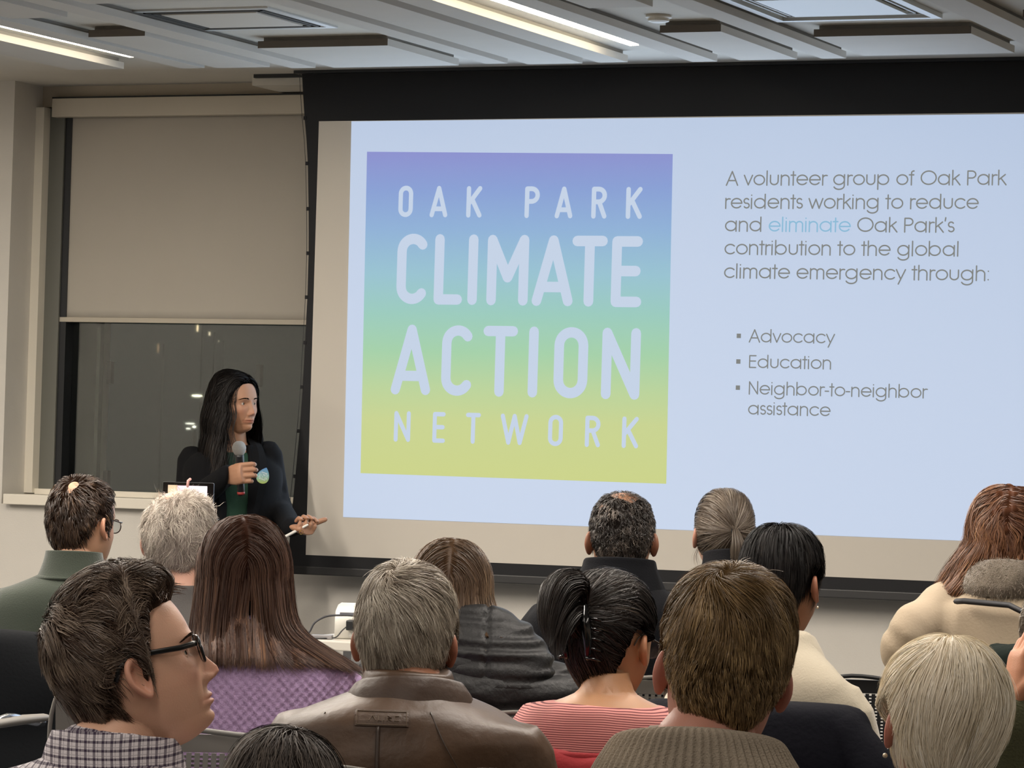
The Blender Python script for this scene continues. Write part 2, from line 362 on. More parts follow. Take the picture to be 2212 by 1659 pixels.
def arc(cx, cy, rx, a0, a1, ry=None, n=None):
    ry = rx if ry is None else ry; n = n or max(6, int(abs(a1-a0)/14))
    return [(cx+rx*math.cos(math.radians(a)), cy+ry*math.sin(math.radians(a))) for a in np.linspace(a0, a1, n)]
def logo_glyph(ch, w, h):
    r = w/2
    if ch == 'O': return [arc(r, h-r, r, 0, 180)+arc(r, r, r, 180, 360)+[(w, h-r)]]
    if ch == 'C': return [arc(r, h-r, r, 32, 180)+arc(r, r, r, 180, 328)]
    if ch == 'L': return [[(0, h), (0, 0), (w, 0)]]
    if ch == 'I': return [[(w/2, 0), (w/2, h)]]
    if ch == 'M': return [[(0, 0), (0, h), (w/2, .38*h), (w, h), (w, 0)]]
    if ch == 'A': return [[(0, 0), (w/2, h), (w, 0)], [(.17*w, .23*h), (.83*w, .23*h)]]
    if ch == 'T': return [[(0, h), (w, h)], [(w/2, h), (w/2, 0)]]
    if ch == 'E': return [[(w, h), (0, h), (0, 0), (w, 0)], [(0, .51*h), (.93*w, .51*h)]]
    if ch == 'N': return [[(0, 0), (0, h), (w, 0), (w, h)]]
    if ch == 'K': return [[(0, 0), (0, h)], [(w, h), (.0, .42*h)], [(.33*w, .58*h), (w, 0)]]
    if ch in 'PR':
        q = .235*h; L = [[(0, 0), (0, h), (w-q, h)]+arc(w-q, h-q, q, 90, -90)+[(0, h-2*q)]]
        if ch == 'R': L.append([(.5*w, h-2*q), (w, 0)])
        return L
    if ch == 'W': return [[(0, h), (.26*w, 0), (.5*w, h), (.74*w, 0), (w, h)]]
def cg(ch):
    c = .37; r = .33
    D = {'a': ([arc(.40, c, r, 0, 360), [(.73, .72), (.73, 0)]], .85), 'b': ([arc(.42, c, r, 0, 360), [(.09, 1.0), (.09, 0)]], .86),
         'c': ([arc(.40, c, r, 42, 318)], .73), 'd': ([arc(.40, c, r, 0, 360), [(.73, 1.0), (.73, 0)]], .86),
         'e': ([[(.07, c), (.73, c)]+arc(.40, c, r, 0, 322)], .80), 'f': ([[(.16, 0), (.16, .83)]+arc(.30, .83, .14, 180, 85), [(.03, .70), (.30, .70)]], .36),
         'g': ([arc(.40, c, r, 0, 360), [(.73, .72), (.73, -.04)]+arc(.40, -.04, .33, 0, -158, .26)], .86),
         'h': ([[(.09, 1.0), (.09, 0)], arc(.335, .455, .245, 180, 0)+[(.58, 0)]], .69), 'i': ([[(.09, .71), (.09, 0)], [(.09, .93), (.09, .935)]], .22),
         'k': ([[(.09, 1.0), (.09, 0)], [(.48, .70), (.11, .36)], [(.22, .46), (.54, 0)]], .57), 'l': ([[(.09, 1.0), (.09, 0)]], .22),
         'm': ([[(.09, .71), (.09, 0)], arc(.29, .50, .20, 180, 0)+[(.49, 0)], arc(.69, .50, .20, 180, 0)+[(.89, 0)]], 1.0),
         'n': ([[(.09, .71), (.09, 0)], arc(.335, .455, .245, 180, 0)+[(.58, 0)]], .69), 'o': ([arc(.40, c, r, 0, 360)], .80),
         'p': ([[(.09, .71), (.09, -.30)], arc(.42, c, r, 0, 360)], .86), 'r': ([[(.09, .71), (.09, 0)], arc(.29, .48, .20, 180, 68)], .38),
         's': ([arc(.23, .53, .155, 35, 250, .17)+arc(.24, .205, .165, 90, -150)], .46), 't': ([[(.16, .95), (.16, 0)], [(.02, .70), (.30, .70)]], .33),
         'u': ([[(.09, .70), (.09, .29)]+arc(.335, .285, .245, 180, 360)+[(.58, .70)]], .69), 'v': ([[(.03, .70), (.29, .02), (.55, .70)]], .59),
         'w': ([[(.03, .7), (.25, .02), (.46, .66), (.67, .02), (.89, .7)]], .93), 'y': ([[(.03, .70), (.30, .04)], [(.57, .70), (.16, -.30)]], .61),
         'A': ([[(.03, 0), (.39, .97), (.75, 0)], [(.16, .33), (.62, .33)]], .80), 'E': ([[(.53, .95), (.10, .95), (.10, .03), (.53, .03)], [(.10, .53), (.51, .53)]], .63),
         'N': ([[(.1, 0), (.1, .97), (.68, .03), (.68, 1)]], .80), 'O': ([arc(.52, .5, .46, 0, 360)], 1.05),
         'P': ([[(.1, 0), (.1, .95), (.34, .95)]+arc(.34, .71, .24, 90, -90)+[(.1, .47)]], .65), "'": ([[(.10, 1.0), (.07, .78)]], .20),
         ':': ([[(.1, .06), (.1, .065)], [(.1, .64), (.1, .645)]], .24), '-': ([[(.04, .36), (.28, .36)]], .34), ' ': ([], .34)}
    return D[ch]
def stroke_mesh(polys, sw, y):
    """round-capped strokes as one flat mesh, polys in (X,Z)"""
    v = []; f = []; n = 0; k = 0
    for pl in polys:
        for i, p in enumerate(pl):
            yy = y-.0001*(k % 3); k += 1
            v += [(p[0]+sw/2*math.cos(a), yy, p[1]+sw/2*math.sin(a)) for a in np.linspace(0, 6.2832, 12, endpoint=False)]
            f.append(tuple(range(n, n+12))); n += 12
        for a, b in zip(pl[:-1], pl[1:]):
            d = np.array(b)-np.array(a); L = np.linalg.norm(d)
            if L < 1e-6: continue
            o = np.array([-d[1], d[0]])/L*sw/2; yy = y-.0001*(k % 3); k += 1
            v += [(q[0], yy, q[1]) for q in (a-o, b-o, b+o, a+o)]; f.append((n, n+1, n+2, n+3)); n += 4
    me = pydata(v, f)
    return me
PXM = np.linalg.norm(sp(1200, 700)-sp(1100, 700))/100   # metres per pixel near the slide
logo_white = emat('logo_letters', '#ccdaee', 0, k=.93)
def logo_row(word, xs, yt0, yb0, yt1, yb1, sw):
    """xs: pixel extents per letter"""
    polys = []; x0, x1 = xs[0][0], xs[-1][1]
    for ch, (a, b) in zip(word, xs):
        c = (a+b)/2; t = (c-x0)/(x1-x0); yt = yt0+(yt1-yt0)*t; yb = yb0+(yb1-yb0)*t
        A = sp(a+sw/2, yb-sw/2); B = sp(b-sw/2, yb-sw/2); T = sp(c, yt+sw/2)
        w = B[0]-A[0]; h = T[2]-(A[2]+B[2])/2
        if ch == 'I': A = sp(c, yb-sw/2); w = 0
        px = abs(sp((x0+x1)/2+1, yt0)[0]-sp((x0+x1)/2, yt0)[0])
        me = stroke_mesh([[(A[0]+u[0], (A[2]+B[2])/2+u[1]) for u in pl] for pl in logo_glyph(ch, w, h)], sw*px*1.03, YSC-.0062)
        link(me, 'logo_letter', logo_white, slide)
Z7 = lambda L: [(760+a/3.072, 760+b/3.072) for a, b in L]
y7 = lambda v: 310+v/3.072
y8 = lambda v: 670+v/3.072
logo_row('OAKPARK', Z7([(312, 408), (520, 638), (763, 865), (1150, 1248), (1350, 1467), (1593, 1693), (1822, 1928)]), y7(282), y7(487), y7(291), y7(500), 9.2)
logo_row('CLIMATE', Z7([(298, 507), (547, 735), (768, 836), (897, 1170), (1198, 1468), (1458, 1690), (1723, 1923)]), y7(601), y7(1062), y7(621), y7(1084), 20.2)
logo_row('ACTION', Z7([(262, 524), (595, 806), (867, 1095), (1167, 1237), (1341, 1563), (1658, 1910)]), y8(97), y8(556), y8(124), y8(592), 20.0)
logo_row('NETWORK', Z7([(282, 391), (538, 622), (757, 856), (988, 1172), (1305, 1402), (1550, 1650), (1795, 1903)]), y8(670), y8(871), y8(710), y8(916), 8.6)
greytx = emat('slide_text_grey', '#8d8f8c', 0, k=.84); bluetx = emat('slide_text_blue', '#93c3e0', 0, k=.90)
def text_line(s, x0, y0, x1, y1, cap, color_runs=None, m=greytx, name='slide_word'):
    polys = []; runs = []; x = 0.0; ext = []
    for i, ch in enumerate(s):
        g, adv = cg(ch)
        for pl in g: polys.append((i, [(x+a, b) for a, b in pl]))
        x += adv
    xs = [q[0] for _, pl in polys for q in pl]; lo, hi = min(xs)-.04, max(xs)+.04
    A = sp(x0, y0); B = sp(x1, y1); cp = abs(sp(x0, y0)[2]-sp(x0, y0-cap)[2]); vy = B-A
    def tr(p): t = (p[0]-lo)/(hi-lo); return (A[0]+vy[0]*t, A[2]+vy[2]*t+p[1]*cp)
    grp = {}
    for i, pl in polys:
        key = (bool(color_runs and color_runs[0] <= i < color_runs[1]), s[:i].count(' ')); grp.setdefault(key, []).append([tr(p) for p in pl])
    for k, pls in grp.items():
        link(stroke_mesh(pls, cp*.098, YSC-.0062), name, bluetx if k[0] else m, slide)
text_line('A volunteer group of Oak Park', 1569, 400.5, 2175.5, 399.5, 30.5)
text_line('residents working to reduce', 1567.5, 450.5, 2115, 451.5, 30.5)
text_line("and eliminate Oak Park's", 1567, 499.6, 2063, 502, 30.5, (4, 13))
text_line('contribution to the global', 1566, 549.5, 2071, 553.5, 30.5)
text_line('climate emergency through:', 1565, 600.5, 2137, 606.5, 30.5)
text_line('Advocacy', 1618.5, 739, 1804.5, 742, 27.5)
text_line('Education', 1619, 794.5, 1796, 797.5, 27.5)
text_line('Neighbor-to-neighbor', 1618.5, 851.5, 2005, 860, 27.5)
text_line('assistance', 1617, 895, 1795, 899, 27.5)
for x, y in ((1597, 725.6), (1596, 781), (1595, 837.5)):
    p = sp(x, y); e = 4.3*PXM; link(poly([(p[0]-e, p[2]-e), (p[0]+e, p[2]-e), (p[0]+e, p[2]+e), (p[0]-e, p[2]+e)], YSC-.0056, .0004), 'bullet_mark', greytx, slide)

# street lamps, and ceiling light reflections built as glowing bars, beyond the glass
for (x, y, h, w, c, st, lb) in ((427, 709, 15, 2.6, (1, .75, .45, 1), 3.0, 'tall thin warm street light just under the shade'), (453, 721, 8, 2.4, (1, .8, .55, 1), 2.5, 'small warm street light right of the tall thin one'),
                         (342, 752, 20, 4, (1, .6, .3, 1), .35, 'dim brown street light outside, leftmost'), (426, 855, 4, 22, (1, .93, .7, 1), 4, 'flat white ceiling light reflection built as a glowing bar beside the speaker hair'),
                         (411, 915, 2.4, 20, (1, .95, .8, 1), 3, 'thin white ceiling light reflection built as a glowing line, upper of the low ones'), (407, 926, 2.6, 9, (1, .95, .8, 1), 3, 'short white ceiling light reflection built as a glowing dash, lowest on the left'), (420, 922, 4, 7, (1, .95, .8, 1), 4, 'small round white light outside by the speaker shoulder'),
                         (473, 737, 4, 1.5, (1, .8, .55, 1), 1.0, 'faintest tiny street light under the shade')):
    Y = 30; p = on_y(x, y, Y); k = Y/.87/F
    t = thing('lamp_or_reflection', lb, 'outdoor light', (p[0], Y, 0)); hw, hh = w*k/2, h*k/2
    me = grid_mesh(tube_pts([(0, 0, p[2]-hh), (0, 0, p[2]-hh*.5), (0, 0, p[2]+hh*.5), (0, 0, p[2]+hh)], [hw*.4, hw, hw, hw*.4], 10), True, True)
    link(me, 'glow_shape', mat('lamp_or_reflection_glow_%d' % (x), '#ffffff', .5, emis=(c, st)), t, True)
    box('post', (-.004, .004, .1, .11, 0, p[2]+hh), darkm, t)
struct('ground_outside', (-30, 20, 13.2, 45, -.1, 0), mat('asphalt', '#2a2b2d', .95))
# ------------------------------------------------------------------ people: heads
def quads_mesh(v, q, name='m', smooth=True):
    v = np.asarray(v, np.float32).reshape(-1, 3); q = np.asarray(q, np.int32).reshape(-1, 4)
    me = bpy.data.meshes.new(name); me.vertices.add(len(v)); me.vertices.foreach_set('co', v.ravel())
    me.loops.add(q.size); me.loops.foreach_set('vertex_index', q.ravel())
    me.polygons.add(len(q)); me.polygons.foreach_set('loop_start', np.arange(0, q.size, 4)); me.polygons.foreach_set('loop_total', np.full(len(q), 4))
    if smooth: me.polygons.foreach_set('use_smooth', np.ones(len(q), bool))
    me.update(); return me
def G(x, s): return np.exp(-(x/s)**2)
HR = np.array([  # z, y front, y back, half width
    (.131, -.012, -.022, .004), (.129, .008, -.040, .018), (.122, .032, -.060, .036), (.108, .058, -.078, .053), (.088, .077, -.090, .0655), (.062, .088, -.098, .0735),
    (.035, .0925, -.100, .0765), (.010, .0885, -.098, .0765), (-.012, .0885, -.092, .0745), (-.035, .0885, -.082, .0715), (-.058, .0880, -.068, .0665), (-.076, .0865, -.056, .060),
    (-.090, .0840, -.046, .0525), (-.100, .078, -.038, .046), (-.108, .064, -.028, .038), (-.114, .045, -.015, .026), (-.117, .025, -.002, .010)])
def head_mesh(hi=False, fem=False, jaw=1.0, nose=1.0):
    nt, nz = (230, 210) if hi else (96, 96)
    u = np.linspace(0, 1, nz); hr = HR[::-1]
    d = np.r_[0, np.cumsum(np.linalg.norm(np.diff(hr[:, [0, 1, 2]], axis=0), axis=1))]
    rows = spline(np.c_[hr], 400); zc = np.interp(np.linspace(0, 1, nz), np.linspace(0, 1, 400), rows[:, 0])
    R = np.stack([np.interp(np.linspace(0, 1, nz), np.linspace(0, 1, 400), rows[:, k]) for k in range(4)], 1)
    z, yf, yb, w = R.T
    w = w*np.where(z < -.03, 1-(1-jaw)*np.clip((-.03-z)/.05, 0, 1), 1)
    if fem: w = w*(1-.10*np.clip((-.02-z)/.05, 0, 1)-.10*np.clip((-.065-z)/.03, 0, 1)); yf = yf-.002*np.clip((z-.02)/.03, 0, 1)
    v = np.linspace(-1, 1, nt, endpoint=False); th = math.pi*np.sign(v)*np.abs(v)**1.45
    z = z[:, None]; yf = yf[:, None]; yb = yb[:, None]; w = w[:, None]; th = th[None]
    yc = (yf+yb)/2-.004*(1-sstep(-.12, -.04, z))-.012*(z > -2)*(1-sstep(-.1, 0, z))
    s, c = np.sin(th), np.cos(th)
    nf = 2.25-.25*sstep(-.04, -.09, z)
    X = w*np.sign(s)*np.abs(s)**(2/np.where(c > 0, nf, 2.1)); Y = np.where(c > 0, yc+(yf-yc)*np.abs(c)**(2/nf), yc-(yc-yb)*np.abs(c)**(2/2.1))
    Z = np.broadcast_to(z, X.shape).copy()
    fr = sstep(0, .35, c)   # only the face
    A = np.abs(X)
    An = np.interp(Z[:, :1], [-.054, -.050, -.045, -.040, -.034, -.026, -.014, 0, .010, .018, .024], [0, .001, .005, .0165, .0235, .0225, .0155, .0095, .0055, .002, 0])
    An = An*(.93 if fem else 1)*nose
    sg = np.interp(Z[:, :1], [-.05, -.036, -.02, .01], [.0125, .0125, .0085, .0065])
    nose = An*np.exp(-(np.abs(X)/sg)**2.4)+.008*G(A-.0135, .0052)*G(Z+.038, .0065)
    brow = .0045*G(A-.028, .020)*G(Z-.027, .008)*(.6 if fem else 1)
    sock = -.0105*G(A-.031, .0145)*G(Z-.007, .0115)-.003*G(A-.014, .006)*G(Z-.008, .01)
    cheek = .0045*G(A-.047, .018)*G(Z+.022, .018)
    lip = G(X, .019)*(.0048*G(Z+.0605, .0042)*(1-.18*G(X, .003))+.0055*G(Z+.0705, .0048)-.0036*G(Z+.0655, .0015))
    lip = lip*(1.15 if fem else .9)+.0035*G(X, .024)*G(Z+.064, .016)-.0012*G(X, .004)*G(Z+.053, .005)
    chin = .0055*G(X, .017)*G(Z+.093, .011)-.003*G(X, .02)*G(Z+.080, .005)
    fold = -.0018*np.exp(-((A-(.021+(-.04-Z)*.35))/.0035)**2)*sstep(-.075, -.06, Z)*(1-sstep(-.045, -.036, Z))
    temple = -.004*G(A-.070, .012)*G(Z-.03, .022)
    Y = Y+fr*(nose+brow+sock+cheek+lip+chin+fold+temple*0)
    # eye lids over the eyeballs
    ex, ez, er = .0315, .0065, .0125
    dx = A-ex; dz = Z-ez
    k0 = np.argmin(np.abs(R[:, 0]-ez)); row = Y[k0]; jx = np.argmin(np.abs(np.abs(X[k0])-ex)+(np.abs(v) > .5)*9); ey = float(row[jx])-er+.0045
    rr = (er+.0016)**2-dx**2-dz**2; lid = ey+np.sqrt(np.maximum(rr, 0))
    onface = (fr > .5) & (rr > 0)
    Y = np.where(onface, np.maximum(Y, lid), Y)
    opening = onface & (dz < .0046*(1-np.clip(np.abs(dx)/.0135, 0, 1)**2)) & (dz > -.0036*(1-np.clip(np.abs(dx)/.0135, 0, 1)**2))
    if hi: Y = np.where(opening, ey+er-.0035, Y)
    P = np.stack([X, Y, Z], -1)
    me = grid_mesh(P, True, True); return me, (ex, ey, ez, er)
def ear_mesh(side):
    n = 26; a = np.linspace(0, 2*math.pi, n, endpoint=False)
    prof = [(.05, -.0015), (.35, -.0015), (.55, .0015), (.72, .0065), (.86, .0085), (.96, .0070), (1.0, .0040), (.97, .0005), (.80, -.003), (.5, -.007), (.2, -.011)]
    rows = []
    for r, h in prof:
        up = np.sin(a); bk = np.cos(a)
        ru = np.where(bk > 0, .0205, .0150)*(1-.30*sstep(.1, -1, up)); rv = np.where(up > 0, .0325, .0315)
        u = ru*bk*r; vv = rv*up*r
        hh = h+(.003*np.exp(-((r-.5)/.2)**2)*(bk > .3)*(up < .6) if h > 0 else 0)
        rows.append(np.c_[hh*np.ones(n), -u, vv])
    P = np.array(rows); ph = math.radians(30)
    # flare: rotate about the front edge
    y = P[..., 1]-.0150; x = P[..., 0]
    X = x*math.cos(ph)-y*math.sin(ph); Y = x*math.sin(ph)+y*math.cos(ph)
    tl = math.radians(12); Yt = Y*math.cos(tl)-P[..., 2]*math.sin(tl); Zt = Y*math.sin(tl)+P[..., 2]*math.cos(tl)
    P = np.stack([(X+.0735), Yt+.0120, Zt-.002], -1)
    if side < 0: P[..., 0] *= -1
    return grid_mesh(P, True, True)
def hand_mesh(curl, thumb=(0.5, .35), vox=.0032, spread=.05, side=1, curls=None, tl=1.0):
    """wrist at the origin, fingers +y, back of the hand +z, thumb on -x (right hand) ; curl in radians per joint"""
    parts = []
    palm = [(0, -.03, 0, .027), (0, 0, 0, .029), (0, .03, 0, .036), (0, .06, 0, .041), (0, .085, 0, .040), (0, .098, -.001, .034)]
    P = np.array(palm); parts.append(grid_mesh(tube_pts(P[:, :3], P[:, 3], 16, flat=.42, up=(0, 0, 1)), True, True))
    lens = [(.046, .027, .022), (.050, .031, .024), (.047, .028, .023), (.037, .021, .020)]
    for i, (x, L) in enumerate(zip((-.030, -.010, .011, .030), lens)):
        c = curls[i] if curls else curl
        p = np.array([x, .088-.006*(i == 3), .001]); a = 0.0; pts = [p-np.array([0, .03, 0]), p]; rad = [.0095, .0098]
        az = spread*(1.5-i)
        for j, l in enumerate(L):
            a += (c[j] if hasattr(c, '__len__') else c)
            n2 = 3
            for k in range(n2):
                p = p+np.array([math.sin(-az)*math.cos(a), math.cos(az)*math.cos(a), -math.sin(a)])*l/n2
                pts.append(p); rad.append(.0092-.0009*j-(.0012 if (j == 2 and k == 2) else 0)+(.0005 if k == 0 else 0))
        parts.append(tube(pts, rad, 10, round_ends=True))
    t0 = np.array([-.020, .018, -.004]); d = np.array([-math.sin(thumb[0]), math.cos(thumb[0])*.9, -math.sin(thumb[1])]); d /= np.linalg.norm(d)
    pts = [t0, t0+d*.02*tl, t0+d*.045*tl]; rad = [.016, .0165, .0125]; q = pts[-1]; d2 = d+np.array([.25*(thumb[1] > .3), .25, -.1]); d2 /= np.linalg.norm(d2)
    for k in range(4): q = q+d2*.015*tl; pts.append(q); rad.append(.0115-.0006*k)
    parts.append(tube(pts, rad, 12, round_ends=True))
    me = remesh(join(parts), vox, 3, .5)
    if side < 0: v = verts_np(me); v[:, 0] *= -1; set_verts(me, v); me.flip_normals()
    return me
_hand_cache = {}
def rest_hand(side):
    if side not in _hand_cache: _hand_cache[side] = hand_mesh((.25, .35, .2), vox=.0055, side=side)
    return _hand_cache[side]
def frame(y, z):
    y = Vector(y).normalized(); z = Vector(z); z = (z-y*z.dot(y)).normalized(); x = y.cross(z)
    return Matrix(((x[0], y[0], z[0]), (x[1], y[1], z[1]), (x[2], y[2], z[2])))

class Head:
    pass
SKINS = {}
def skin(name, c): return mat('skin_'+name, c, .48, ('noise', 420, .12), .04, spec=.45, sss=.12, tint=True)

def torso_rows(sw, drop, zb, t=0.0, build=1.0, hump=0.0, nk=.057):
    """rows from the neck top down to zb; returns (z, w, d, yc)"""
    H = [(.045, nk*.86, nk*.86, .004), (.026, nk*.95, nk*.97, .002), (.006, nk*1.16, nk*1.1, -.003), (-.15*drop, .36*sw+.012, .068, -.010), (-.45*drop, .60*sw, .078*build, -.014), (-.80*drop, .80*sw, .092*build, -.014),
         (-drop-.02, .925*sw, .104*build, -.010), (-drop-.07, .95*sw, .112*build, -.004), (-drop-.13, .90*sw, .118*build, .002), (-drop-.22, .83*sw, .118*build, .008),
         (-drop-.32, .78*sw, .112*build, .010), (zb+.10, .80*sw, .118*build, .005), (zb+.03, .80*sw, .120*build, 0), (zb, .66*sw, .09, 0)]
    H = np.array([h for i, h in enumerate(H) if (h[0] > zb+.125 or i >= 11) and (i < 11 or h[0] <= min(-drop-.06, 0) or i == 13)])
    if t: H[:, 1] += t; H[:, 2] += t
    if hump: H[:, 3] -= hump*G(H[:, 0]+.12, .12)
    return H
def torso_mesh(H, nt=56, z0=0):
    R = spline(H, 44); th = np.linspace(0, 2*math.pi, nt, endpoint=False); s, c = np.sin(th)[None], np.cos(th)[None]
    z, w, d, yc = [R[:, k][:, None] for k in range(4)]
    X = w*np.sign(s)*np.abs(s)**(2/2.35); Y = yc+d*np.sign(c)*np.abs(c)**(2/2.2); Z = np.broadcast_to(z+z0, X.shape)
    P = np.stack([X, Y, Z], -1)[::-1]
    return grid_mesh(P, True, True)
def limb(pts, rads, seg=18, n=22):
    S = spline(np.c_[np.array(pts, float), np.array(rads, float)], n); return tube(S[:, :3], S[:, 3], seg, round_ends=True)

def fabric_mesh(parts, vox, smooth, wr=None, seed=0, extra=None):
    me = remesh(join(parts), vox, smooth, .5)
    v = verts_np(me)
    nm = np.empty(len(v)*3); me.vertices.foreach_get('normal', nm); nm = nm.reshape(-1, 3)
    if wr:
        amp, fx, fy, fz = wr
        q = v*np.array([fx, fy, fz]); q = q+snoise(v, 5, seed+3, 1)*.9
        n1 = snoise(q, 1.0, seed, 2)[:, 0]; n1 = np.sign(n1)*np.abs(n1)**.8
        v = v+nm*(amp*n1)[:, None]
    if extra is not None: v = extra(v, nm)
    set_verts(me, v); return me

def ring_part(prof, ncol=72, ripple=None, arcdeg=None, tilt=0.0, yoff=0.0, squash=.92, thick=.003, bumpy=None, point=None):
    """collar: prof = [(z, r)] swept round the neck; open at the front when arcdeg < 360"""
    pr = spline(np.array([(p[1], p[0]) for p in prof], float), max(10, len(prof)*5)); full = arcdeg is None
    th = np.linspace(0, 2*math.pi, ncol, endpoint=False)+math.pi if full else np.radians(180+np.linspace(-arcdeg/2, arcdeg/2, ncol))
    rows = []
    for r, z in pr:
        rr = r*np.ones(ncol)
        if ripple: rr = rr+ripple[1]*np.cos(th*ripple[0])
        zz = z-(1+np.cos(th))*.5*tilt*(1)  # front side lower
        if bumpy is not None: rr = rr+bumpy*snoise(np.stack([np.sin(th)*9, np.cos(th)*9, np.full(ncol, z*40)], -1), 1, 5, 1)[:, 0]
        rows.append(np.c_[rr*np.sin(th), rr*squash*np.cos(th)+yoff, zz])
    P = np.array(rows)
    # close it: inner layer
    ctr = np.array([0, yoff, 0]); D = P-ctr; D[..., 2] = 0; L = np.linalg.norm(D, axis=2, keepdims=True); inner = P-D/L*thick
    if full: Q = np.concatenate([P, inner[::-1], P[:1]]); me = grid_mesh(Q, True)
    else:
        Q = np.concatenate([P, inner[::-1]]); me = grid_mesh(np.swapaxes(Q, 0, 1), True, True)
    return fix_normals(me)

# ------------------------------------------------------------------ hair
MALE_LINE = ([0, 30, 52, 62, 68, 76, 80, 86, 104, 112, 120, 135, 150, 180], [.076, .078, .070, .045, .0, -.030, -.022, .030, .036, .012, -.015, -.050, -.070, -.078])
LONG_LINE = ([0, 30, 50, 62, 75, 90, 120, 150, 180], [.086, .082, .070, .040, -.01, -.05, -.07, -.08, -.085])
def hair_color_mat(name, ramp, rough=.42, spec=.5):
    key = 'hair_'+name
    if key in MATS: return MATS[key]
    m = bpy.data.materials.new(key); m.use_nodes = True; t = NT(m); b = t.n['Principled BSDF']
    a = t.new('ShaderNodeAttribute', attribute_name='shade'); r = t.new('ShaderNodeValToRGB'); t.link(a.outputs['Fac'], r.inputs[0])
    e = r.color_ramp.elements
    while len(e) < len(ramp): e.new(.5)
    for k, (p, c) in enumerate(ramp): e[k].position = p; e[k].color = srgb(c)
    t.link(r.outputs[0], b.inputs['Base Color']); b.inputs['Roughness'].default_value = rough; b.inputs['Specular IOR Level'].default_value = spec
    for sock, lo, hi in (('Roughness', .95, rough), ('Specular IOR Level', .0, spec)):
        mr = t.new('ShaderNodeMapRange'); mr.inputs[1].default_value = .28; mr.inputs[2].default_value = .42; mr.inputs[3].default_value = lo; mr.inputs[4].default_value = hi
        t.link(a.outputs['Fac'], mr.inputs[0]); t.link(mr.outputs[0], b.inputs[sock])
    MATS[key] = m; return m

